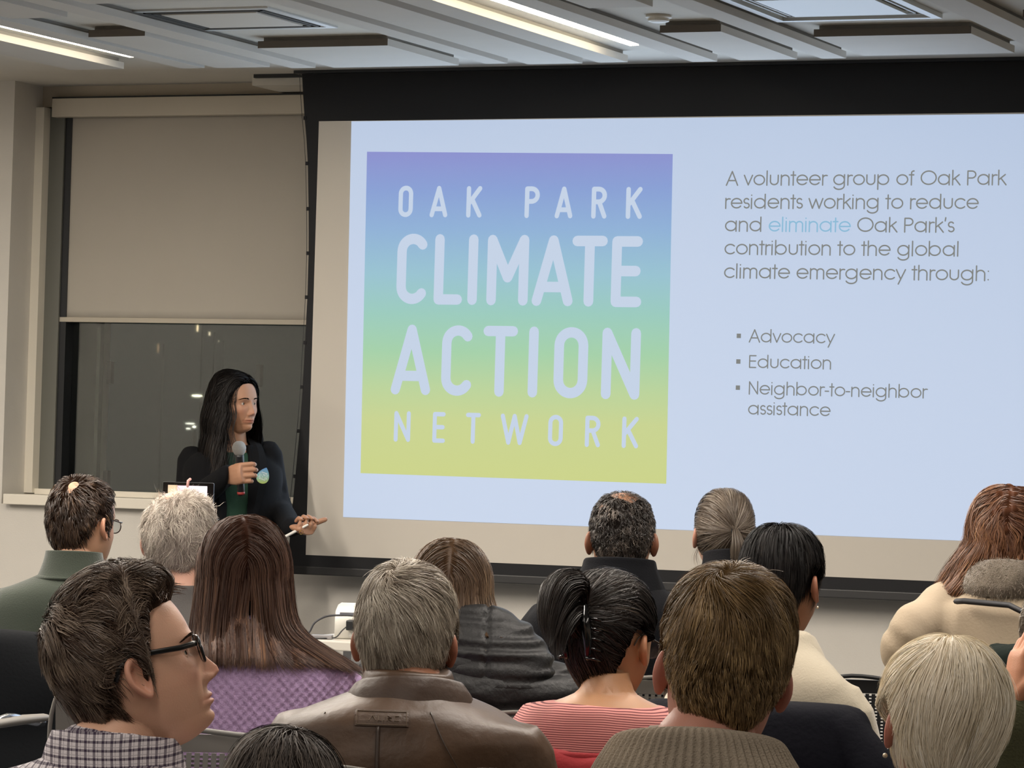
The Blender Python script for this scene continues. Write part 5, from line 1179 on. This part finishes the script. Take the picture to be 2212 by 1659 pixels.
Pp = person('P', 'person standing in a black blazer and green top speaking into a microphone', 510, 876, dP, hh=136, hb=172, pitch=-1, roll=2, s=.905, toff=tP, sw=.175, drop=.062, fem=True, jaw=.80, skin_c='#a67b60', hi=True, seed=30, seated=False, neck=.046,
    arms=dict(R=dict(S=Sr, E=Er, W=Wr, hand=(HP, Fr)), L=dict(S=Sl, E=El, W=Wl, hand=(HQ, Fl))), hands=dict(gaze=(-.45, 1, .05)), lips=(.72, .42, .42),
    hair=base_hair(line=([0, 20, 40, 58, 70, 90, 120, 150, 180], [.090, .086, .066, .028, -.02, -.05, -.07, -.08, -.085]), n=14000, t=.016, tw=.35, len=(.85, 1.07), lenf=lambda p: .34+1.1*p[:, 2], seg=18, lift=.004, w=.0011, flow=part_flow(-.012, .35), fall=p_fall, zc=.02, az0=62, curtain=.30, wild=.05, nz=.16, clump=34, layer=.014, fly=.05, flyk=2.0, curl=.55, curlf=.8, cohere=True, capshade=.12, lump=.002,
        vol=lambda p: .012*sstep(.02, -.06, p[..., 1])+.006*sstep(.06, .0, p[..., 2])),
    hair_m=hair_color_mat('espresso', [(0, '#050404'), (.5, '#0e0a09'), (.85, '#1d1612'), (1, '#35291f')], rough=.5, spec=.25), trousers='#17181c')
# green top under the blazer
Hh = torso_rows(Pp['sw'], Pp['drop'], Pp['zb']+.02, .008, 1.0); Hh = Hh[Hh[:, 0] <= -.015]
link(fabric_mesh([torso_mesh(Hh, z0=Pp['tz'])], .008, 2, (.002, 12, 12, 12), 2), 'green_top', mat('green_top', '#1a3f2d', .8, ('noise', 300, .3)), Pp['root'], True)
# blazer: torso open in front, sleeves
def open_front(v, nm):
    # front opening: push the middle strip of the chest back inside the body
    x, y, z = v.T; k = (y > .03)*(1-sstep(.040, .062, np.abs(x-.01+0*(z))))*(z < Pp['tz']+.02)
    v = v.copy(); v[:, 1] -= k*.045; return v
blz = mat('black_blazer', '#09090c', .9, ('weave', 700, .3), .06, spec=.2)
clothe(Pp, 'blazer', blz, t=.027, vox=.008, smooth=3, wr=(.005, 9, 12, 14), seed=31, arm_r=(.058, .052, .048, .046, .040), extra=open_front, top=.02, zb=-.56)
for sx in (-1, 1):
    tz = Pp['tz']; pts = [(sx*.060, -.03, tz+.030), (sx*.078, .045, tz+.005), (sx*.085, .100, tz-.06), (sx*.080, .132, tz-.14), (sx*.062, .142, tz-.24), (sx*.048, .146, tz-.34)]
    S = spline(np.array(pts), 24); wd = np.interp(np.linspace(0, 1, 24), [0, .2, .5, .75, 1], [.012, .022, .034, .026, .006])
    rows = [np.array([p+np.array([-sx*w, .004, -.002]), p+np.array([0, .010, 0]), p+np.array([sx*w*1.0, .000, 0]), p+np.array([0, -.006, 0])]) for p, w in zip(S, wd)]
    link(fix_normals(grid_mesh(np.array(rows), True, True)), 'lapel', blz, Pp['root'], False)
# sticker on the blazer
stc = LP(569, 1027, 13.13); ang = -.35
ng = 40; a = np.linspace(0, 2*math.pi, ng, endpoint=False)
sx_ = np.sin(a)*np.sin(a/2)**.75*.026*1.12; sz_ = np.cos(a)*.031
out2 = np.c_[sx_, sz_]; r_ = np.array([[math.cos(ang), -math.sin(ang)], [math.sin(ang), math.cos(ang)]]); out2 = out2 @ r_.T
v = [(-p[0], .0012, p[1]) for p in out2]+[(-p[0], 0, p[1]) for p in out2]
me = pydata(v, [tuple(range(ng)), tuple(range(ng, 2*ng))[::-1]]+[(i, ng+i, ng+(i+1) % ng, (i+1) % ng) for i in range(ng)])
sm_ = bpy.data.materials.new('sticker'); sm_.use_nodes = True; t = NT(sm_); b = t.n['Principled BSDF']; tc = t.new('ShaderNodeTexCoord'); s_ = t.new('ShaderNodeSeparateXYZ'); t.link(tc.outputs['Object'], s_.inputs[0])
mr = t.new('ShaderNodeMapRange'); mr.inputs[1].default_value = -.03; mr.inputs[2].default_value = .03; t.link(s_.outputs[2], mr.inputs[0]); rp = t.new('ShaderNodeValToRGB'); t.link(mr.outputs[0], rp.inputs[0])
e = rp.color_ramp.elements; e.new(.5); e[0].color = srgb('#b9c96a'); e[1].position = .45; e[1].color = srgb('#8fc3b8'); e[2].position = 1; e[2].color = srgb('#5f8fd0'); t.link(rp.outputs[0], b.inputs['Base Color']); b.inputs['Roughness'].default_value = .3
stk = link(fix_normals(me), 'sticker', sm_, Pp['root']); stk.location = stc; stk['label'] = 'teardrop sticker in blue to yellow green with white lettering'
polys = []
for word, zc_, hh_, ww_ in (('OAKPARK', .010, .0035, .024), ('CLIMATE', .0025, .0075, .036), ('ACTION', -.0075, .0075, .034), ('NETWORK', -.0150, .0035, .026)):
    lw = ww_/len(word)
    for i, ch in enumerate(word):
        x0 = -ww_/2+i*lw
        for pl in logo_glyph(ch, lw*.62 if ch != 'I' else 0, hh_):
            pp = np.array([(x0+lw*.2+q[0], zc_+q[1]-hh_/2) for q in pl]) @ r_.T; polys.append([(-q[0], q[1]) for q in pp])
me = stroke_mesh(polys, .0011, 0); vv = verts_np(me); vv[:, 1] = .0016-vv[:, 1]; vv[:, 0] *= 1; set_verts(me, vv); 
link(me, 'sticker_text', mat('sticker_white', '#e6ecf0', .5), stk)
# hoop of the ring on her hand, microphone
mc = LP(516.5, 967, 12.975); mb = LP(521, 1074, 13.005)
mic = thing('microphone', 'black wireless handheld microphone with a silver mesh ball', 'microphone', (0, 0, 0)); mic.parent = None
Wm = (Matrix.Translation(Pp['root'].location) @ RZ(Pp['root'].rotation_euler[2]))
top = np.array(Wm @ Vector(mc)); bot = np.array(Wm @ Vector(mb)); ax = (bot-top); ax /= np.linalg.norm(ax); mic.location = bot
def ML(p): return p-bot
g = [(-.024, .004), (-.0225, .0125), (-.016, .0200), (-.006, .0248), (0, .0256), (.002, .0262), (.004, .0256), (.012, .0240), (.020, .0205), (.026, .0165)]
P = tube_pts([ML(top+ax*q[0]) for q in g], [q[1] for q in g], 28); link(grid_mesh(P, True, True), 'grille', mat('mic_grille', '#a8a5a0', .45, ('voronoi', 900, .9), metal=.6), mic, True)
P = tube_pts([ML(top+ax*q) for q in (.024, .034, .06, .10, .14, .175, .180)], [.0155, .0165, .0160, .0145, .0135, .0140, .011], 24); link(grid_mesh(P, True, True), 'mic_body', mat('mic_black', '#101012', .35), mic, True)
P = tube_pts([ML(top+ax*q) for q in (.165, .170, .175)], [.0142, .0146, .0142], 24); link(grid_mesh(P, True, True), 'red_ring', mat('mic_red', '#8d2a26', .4), mic, True)
# pen in her left hand
p0 = LP(609, 1163, 12.98); p1 = LP(664, 1134, 12.95)
w0, w1 = [np.array(Wm @ Vector(p)) for p in (p0, p1)]
pen = thing('pen', 'white pen held in the open hand of the speaker', 'pen', tuple(w0))
link(tube([(0, 0, 0), (w1-w0)*.5, (w1-w0)], [.0052, .0056, .0042], 10, round_ends=True), 'barrel', mat('white_plastic', '#d9d6cf', .35), pen, True)
for (px_, py_, dd) in ((651, 1150, 12.93),):
    me = ring_part([(-.001, .0088), (.001, .0092)], ncol=20, thick=.001); me.transform(Matrix.Translation(Vector(LP(px_, py_, dd))) @ Matrix.Rotation(1.3, 4, 'X') @ Matrix.Rotation(.5, 4, 'Y')); link(me, 'ring', mat('gold', '#c9a04e', .25, metal=1), Pp['root'], True)

# phone of the white haired person
pc = at(406, 1084, 9.0); va = math.atan2(pc[0], pc[1])
ph = thing('phone', 'smartphone held sideways above white hair with a bright screen', 'phone', tuple(pc), -va)
box('case', (-.066, .066, 0, .009, -.050, .050), mat('phone_case', '#121317', .3), ph, .004)
box('bezel_rim', (-.0645, .0645, -.0012, .001, -.0485, .0485), mat('phone_bezel', '#050506', .15), ph, .0005)
def pm_(n, c, k): return mat('phone_'+n, c, .3, emis=(srgb(c), k))
scn = box('display', (-.052, .048, -.0020, -.001, -.041, .041), pm_('lilac', '#efe2f2', .95), ph)
box('display_beige', (-.052, -.028, -.0024, -.0015, -.042, .042), pm_('beige', '#c8b295', .7), scn)
box('display_pink', (-.028, -.002, -.0024, -.0015, .022, .041), pm_('pink', '#f0b9cf', .9), scn)
link(tube([(-.002, -.004, .040), (-.001, -.006, .054), (.004, -.002, .058), (.002, .006, .056)], .0035, 8, round_ends=True), 'loop_grip', mat('pink_loop', '#dba29b', .6), ph, True)

# leather jacket tab and seams
tzE = E_['tz']
def back_y(P_, x, z, t):   # y of the garment's back at local x,z
    H = torso_rows(P_['sw'], P_['drop'], P_['zb'], t, P_['build'], P_['hump']); zz = z-P_['tz']; i = np.argsort(H[:, 0]); w = np.interp(zz, H[i, 0], H[i, 1]); d = np.interp(zz, H[i, 0], H[i, 2]); yc = np.interp(zz, H[i, 0], H[i, 3])
    s = np.clip(abs(x)/w, 0, .999)**(2.35/2); return yc-d*(1-s**2)**.5**1.0
jack = [o for o in E_['root'].children if o.name.startswith('leather_jacket')][0]
bvj = BVHTree.FromPolygons([tuple(x) for x in verts_np(jack.data)], [tuple(p.vertices) for p in jack.data.polygons])
def on_back(x, z, off=.002):
    h = bvj.ray_cast(Vector((x, -.6, z)), Vector((0, 1, 0))); y = h[0][1] if h[0] else -.13
    return np.array([x, y-off, z])
def seam(pts, r=.0034): return tube(spline(np.array([on_back(x, z, .003) for x, z in pts]), 30), r, 6, flat=.6)
zt = E_['L'](825, 1547, 6.2)[2]; xt = E_['L'](825, 1547, 6.2)[0]
cx0 = xt; hw_, hh_ = .047, .0135
rows = []
for z in np.linspace(zt-hh_, zt+hh_, 4): rows.append([on_back(x, z, .004) for x in np.linspace(cx0-hw_, cx0+hw_, 16)])
rows = np.array(rows); back = rows+np.array([0, .004, 0])
tabm = fix_normals(join([grid_mesh(rows), grid_mesh(back), grid_mesh(np.stack([rows[0], back[0]])), grid_mesh(np.stack([rows[-1], back[-1]])), grid_mesh(np.stack([rows[:, 0], back[:, 0]])), grid_mesh(np.stack([rows[:, -1], back[:, -1]]))]))
tab = link(tabm, 'hanger_tab', mat('tab_leather', '#4d3a2b', .5, ('noise', 120, .4), .1), E_['root'])
loops = []
e_ = .0035
for a, b in (((-1, 1), (1, 1)), ((1, 1), (1, -1)), ((1, -1), (-1, -1)), ((-1, -1), (-1, 1))):
    q = [on_back(cx0+(hw_-e_)*(a[0]*(1-t)+b[0]*t), zt+(hh_-e_*.7)*(a[1]*(1-t)+b[1]*t), .0048) for t in np.linspace(0, 1, 8)]; loops.append(tube(q, .0007, 5))
for i, s_pts in enumerate(([(-.022, -.004), (-.016, .004), (-.010, -.004)], [(-.006, .004), (-.006, -.004), (.0, -.004)], [(.004, .004), (.004, -.004)], [(.010, -.004), (.010, .004), (.017, .001), (.010, -.0005), (.018, -.004)], [(.030, .004), (.023, .004), (.023, -.004), (.030, -.004)])):
    loops.append(tube([on_back(cx0+x, zt+z, .0046) for x, z in s_pts], .0009, 5))
link(join(loops), 'tab_stitching', mat('stitch', '#6b5a49', .7), tab)
zn = zt-.015
link(join([seam([(cx0-.006, zn), (cx0-.006, zn-.06), (cx0-.004, zn-.16), (cx0-.004, zn-.26)]), seam([(cx0+.085, zt+.012), (cx0+.11, zt-.04), (cx0+.15, zt-.11), (cx0+.18, zt-.2)], .0016), seam([(cx0-.10, zt+.005), (cx0-.135, zt-.05), (cx0-.17, zt-.12), (cx0-.19, zt-.2)], .0016)]), 'back_seam', mat('seam_leather', '#3a2d24', .5), E_['root'], True)

# ------------------------------------------------------------------ chairs
greyp = mat('grey_plastic', '#6c6862', .5); lightp = mat('light_plastic', '#9a9894', .45); blackp = mat('black_plastic', '#1c1c1e', .5); chrome = mat('chrome', '#b9b9bb', .22, metal=1)
def perforated_back(w, z0, z1, nx, nz, mx, mz0, mz1):
    """moulded back with real holes: a plate cut by a lattice of bars"""
    bm = bmesh.new(); th = .006
    X0, X1, Z0, Z1 = -w/2+mx, w/2-mx, z0+mz0, z1-mz1
    def b(x0, x1, za, zb_): box_bm(bm, x0, x1, -th, 0, za, zb_)
    c = .03
    b(-w/2, X0, z0+c, z1-c); b(X1, w/2, z0+c, z1-c); b(X0, X1, z0, Z0); b(X0, X1, Z1, z1)
    for sx in (-1, 1):
        for (zz, s) in ((z1-c, 1), (z0+c, -1)):
            cx = sx*(w/2-c); a0 = [(0, 1), (1, 2)][0]
            pts = [(X1*sx, zz), (sx*w/2, zz)]+[(cx+sx*c*math.cos(q), zz+s*c*math.sin(q)) for q in np.linspace(.2, math.pi/2, 6)]+[(X1*sx, zz+s*c)]
            f = [bm.verts.new((p[0], 0, p[1])) for p in pts]; g = [bm.verts.new((p[0], -th, p[1])) for p in pts]; n = len(pts)
            bm.faces.new(f); bm.faces.new(g[::-1]); [bm.faces.new((f[i], g[i], g[(i+1) % n], f[(i+1) % n])) for i in range(n)]
    px, pz = (X1-X0)/nx, (Z1-Z0)/nz; k = .30
    for i in range(1, nx): x = X0+i*px; b(x-px*k, x+px*k, Z0, Z1)
    for j in range(1, nz): z = Z0+j*pz; b(X0, X1, z-pz*.28, z+pz*.28)
    bmesh.ops.recalc_face_normals(bm, faces=bm.faces)
    # gentle curve round the sitter
    for v in bm.verts: v.co.y += -.028+ .9*v.co.x**2*.8 - (v.co.z-.65)*.16
    me = bpy.data.meshes.new('back'); bm.to_mesh(me); bm.free(); return me
BACK = perforated_back(.47, .47, .815, 24, 30, .045, .05, .035)
rim = tube(spline(np.array([(-.235, 0, .50), (-.235, 0, .785), (-.226, 0, .806), (-.205, 0, .815), (0, 0, .815), (.205, 0, .815), (.226, 0, .806), (.235, 0, .785), (.235, 0, .50)]), 40), .0055, 6)
vr = verts_np(rim); vr[:, 1] += -.031+.72*vr[:, 0]**2-(vr[:, 2]-.65)*.16; set_verts(rim, vr)
SEAT = None
def chair_parts():
    bm = bmesh.new(); n = 14
    P = np.array([[(x*.225, y, .445+.012*(x*x)+.018*sstep(.15, -.2, y)*0-.02*sstep(.12, .22, y)) for x in np.linspace(-1, 1, n)] for y in np.linspace(-.20, .23, n)])
    return grid_mesh(np.concatenate([P, (P-np.array([0, 0, .012]))[::-1], P[:1]]))
SEAT = fix_normals(chair_parts())
def leg_mesh(sx, sy): return tube(spline(np.array([(sx*.16, sy*.10, .43), (sx*.205, sy*.17, .42), (sx*.225, sy*.22, .25), (sx*.235, sy*.245, .012)]), 14), .011, 8, round_ends=False)
LEGS = [leg_mesh(sx, sy) for sx in (-1, 1) for sy in (-1, 1)]
ARMM = tube(spline(np.array([(.245, -.10, .44), (.285, -.12, .50), (.285, -.13, .63), (.285, -.10, .672), (.285, .16, .675)]), 16), .010, 8)
def chair(x, y, rz, label, arms=False, m=None, back_off=-.20):
    m = m or greyp; t = thing('stacking_chair', label, 'chair', (x, y, 0), rz, 'stacking chairs of the audience')
    b = bpy.data.objects.new('backrest', BACK.copy()); b.data.materials.append(m); COL.objects.link(b); b.parent = t; b.location = (0, back_off, 0)
    r = link(rim.copy(), 'backrest_rim', m, b, True)
    link(SEAT.copy(), 'seat', m, t, True)
    for l in LEGS: link(l.copy(), 'leg', chrome, t, True)
    for sx in (-1, 1):
        link(tube([(sx*.18, -.12, .43), (sx*.20, -.19, .50), (sx*.20, back_off-.0, .60)], .010, 8), 'backrest_support', chrome, t, True)
    if arms:
        for sx in (-1, 1):
            a = ARMM.copy(); v = verts_np(a); v[:, 0] *= sx; set_verts(a, v)
            if sx < 0: a.flip_normals()
            ao = link(a, 'arm_frame', chrome, t, True)
            pad = limb([(sx*.285, -.13, .683), (sx*.285, 0, .690), (sx*.285, .16, .688)], [.024, .028, .022], 12, 10); v = verts_np(pad); v[:, 2] = .687+(v[:, 2]-.687)*.45; set_verts(pad, v); link(pad, 'arm_pad', greyp, ao, True)
    return t
def chair_for(P_, label, dy=0, dx=0, dr=0, **k):
    r = P_['root']; a = r.rotation_euler[2]; x = r.location[0]-math.sin(a)*dy+math.cos(a)*dx; y = r.location[1]+math.cos(a)*dy+math.sin(a)*dx
    return chair(x, y, a+dr, label, **k)
for P_, lb, dy, kw in ((A, 'chair under the person in the green pullover', 0, {}), (B, 'chair under the person with wispy white hair', 0, {}), (C, 'chair under the person with black rectangular glasses', 0, {}),
                   (D, 'light grey perforated chair back behind the lilac sweater', -.01, dict(m=lightp)), (E_, 'chair hidden under the brown leather jacket', 0, {}), (Fp, 'grey perforated chair back showing beside the leather jacket shoulder', -.02, {}),
                   (Gp, 'chair under the person with cropped thinning hair', 0, {}), (Hp, 'chair under the person with the grey ponytail', 0, {}), (Ip, 'chair under the cream sweater with a navy coat on it', 0, {}), (Jp, 'chair under the striped tee', 0, {}),
                   (K_, 'chair under the chunky knit collar', 0, {}), (Lp_, 'chair under the beige shirt', 0, dict(m=blackp)), (Mp, 'chair under the white blonde hair', 0, {}), (Np, 'chair under the olive sweater', 0, {}), (Op, 'chair under the crown of greying black hair', 0, {})):
    ch_ = chair_for(P_, lb, dy, **kw)
    if P_ is Jp: ch_.scale = (1, 1, .92)
q = at(770, 1600, 9.3); chair(q[0], q[1], .35, 'dark perforated chair between the lilac sweater and the leather jacket', m=blackp)
q = at(1955, 1700, 9.4); chair(q[0], q[1], .32, 'black perforated empty chair beyond the cream sweater', m=blackp)
# armrest chair at the far left, next to the plaid shirt
q = at(-200, 1700, 8.7); chair(q[0], q[1], .05, 'empty chair with a grey armrest at the left edge', arms=True)

# ------------------------------------------------------------------ coats over the chairs
def coat(name, label, P_, m, w=.24, z0=.50, z1=.87, dy=-.235, seed=1, sleeves=True, dx=0, depth=.035, tilt=0.0):
    r = P_['root'] if isinstance(P_, dict) else P_; a = r.rotation_euler[2]
    t = thing(name, label, 'coat', (r.location[0], r.location[1], 0), a, 'coats over the chair backs')
    parts = []
    H = [(z0, w*.96, depth*1.1), (z0+.1, w, depth*1.2), ((z0+z1)/2, w*1.0, depth*1.15), (z1-.06, w*.99, depth), (z1-.015, w*.95, depth*.8), (z1, w*.85, depth*.4)]
    R = spline(np.array(H), 24); th = np.linspace(0, 2*math.pi, 56, endpoint=False)
    P = np.stack([np.stack([ww*np.sign(np.sin(th))*np.abs(np.sin(th))**.55+dx, dy+d*np.cos(th)+.5*(np.sin(th)*ww)**2*.8, z+tilt*np.sin(th)], -1) for z, ww, d in R])
    parts.append(grid_mesh(P, True, True))
    if sleeves:
        for sx in (-1, 1): parts.append(limb([(dx+sx*w*.8, dy+.01, z1-.04), (dx+sx*(w+.02), dy, z1-.15), (dx+sx*(w+.015), dy-.01, z0+.05), (dx+sx*(w+.0), dy-.01, z0-.12)], [.04, .045, .042, .036], 12, 16))
    o = link(fabric_mesh(parts, .009, 3, (.015, 10, 10, 6), seed), 'coat_body', m, t, True)
    me = ring_part([(-.02, .085), (.0, .092), (.015, .085), (.02, .07)], ncol=48, arcdeg=200, squash=.4, thick=.006); me.transform(Matrix.Translation((dx, dy+.01, z1-.012))); link(me, 'coat_collar', m, t, True)
    return t
coat('black_coat', 'black coat hung over the chair behind the green pullover', A, mat('black_cloth', '#0c0e11', .85, ('noise', 120, .3), .08, spec=.12), w=.27, z0=.35, z1=.855, seed=4, depth=.05, dy=-.25)
coat('navy_coat', 'navy coat bunched over the chair under the cream sweater', Ip, mat('navy_cloth', '#0b0c14', .8, ('noise', 90, .4), .08, spec=.12), w=.27, z0=.42, z1=.835, seed=8, dy=-.25, depth=.05)
coat('red_cardigan', 'red cardigan hung over the chair of the striped tee', Jp, mat('red_cloth', '#7c2528', .9, ('noise', 150, .3), .08, spec=.15), w=.25, z0=.42, z1=.785, seed=15, dy=-.25, depth=.05, sleeves=False)
coat('green_coat', 'dark green coat bunched behind the beige shirt', Lp_, mat('deep_green_cloth', '#151e1a', .8, ('noise', 120, .4), .08, spec=.15), w=.17, z0=.50, z1=.965, seed=12, dy=-.25, depth=.06, dx=.09, sleeves=False)

# ------------------------------------------------------------------ table with the white projector
pp = at(722, 1380, 11.3); tz_ = pp[2]
T_ = thing('side_table', 'small table under the white projector below the screen', 'table', (pp[0]+.30, pp[1]+.12, 0), .0)
box('tabletop', (-.45, .45, -.25, .25, tz_-.03, tz_), mat('table_top', '#b9b4aa', .5), T_, .004)
for sx in (-1, 1):
    for sy in (-1, 1): box('leg', (sx*.40-.015, sx*.40+.015, sy*.2-.015, sy*.2+.015, 0, tz_-.03), chrome, T_)
J = thing('projector', 'white projector with a black plug and cable on a small table', 'projector', (pp[0], pp[1], tz_), .32)
pw, pd, phh = .36, .26, .088
prof = [(0, .008), (.005, 0), (.07, 0), (.095, .012), (.108, .05), (.112, .13), (.108, .21), (.092, .25), (.07, .26), (.005, .26), (0, .25)]
rows = np.array([[(x, y, z) for z, y in prof] for x in (0, .003, .10, .26, .357, .36)]); rows[0, :, 2] *= .93; rows[-1, :, 2] *= .93
whp = mat('projector_white', '#cfccc4', .4)
link(fix_normals(grid_mesh(rows, True, True)), 'casing', whp, J, True)
box('port_panel', (.045, .34, -.003, .001, .008, .066), mat('port_grey', '#b5b3ad', .5), J, .001)
box('vent_band', (.015, .20, .000, .02, .078, .086), mat('vent_dark', '#56565c', .5), J, .002)
me = tube([(.095, -.003, .045), (.095, -.0005, .045)], .006, 14); link(me, 'socket', blackp, J)
me = ring_part([(-.0004, .0065), (.0004, .0065)], ncol=20, thick=.0015, squash=1); me.transform(Matrix.Translation((.128, -.0035, .05)) @ Matrix.Rotation(math.pi/2, 4, 'X')); link(me, 'socket_ring', vent := mat('vent_dark', '#56565c'), J)
box('plug', (.040, .066, -.030, -.003, .030, .062), mat('plug_black', '#0e0e10', .45), J, .004)
q0 = Matrix.Translation(J.location) @ RZ(.32)
t = thing('power_cable', 'thin black cable running from the projector plug down to the table', 'cable', tuple(J.location), .32)
link(tube(spline(np.array([(.045, -.024, .044), (.03, -.035, .03), (.012, -.045, .008), (-.02, -.06, .004), (-.10, -.07, .004)]), 24), .0022, 8), 'cable_run', blackp, t, True)
t = thing('video_cable', 'black cable arching over the left of the white projector', 'cable', tuple(J.location), .32)
link(tube(spline(np.array([(.16, -.012, .066), (.10, -.02, .074), (.03, -.03, .078), (-.03, -.04, .070), (-.06, -.045, .05), (-.075, -.05, .02), (-.09, -.055, .004)]), 30), .0033, 8), 'cable_run', mat('cable_grey_black', '#26262b', .5), t, True)
box('adapter', (-.07, .0, -.06, -.02, .001, .014), mat('adapter_grey', '#7d7b7c', .5), T_ if False else J, .003)
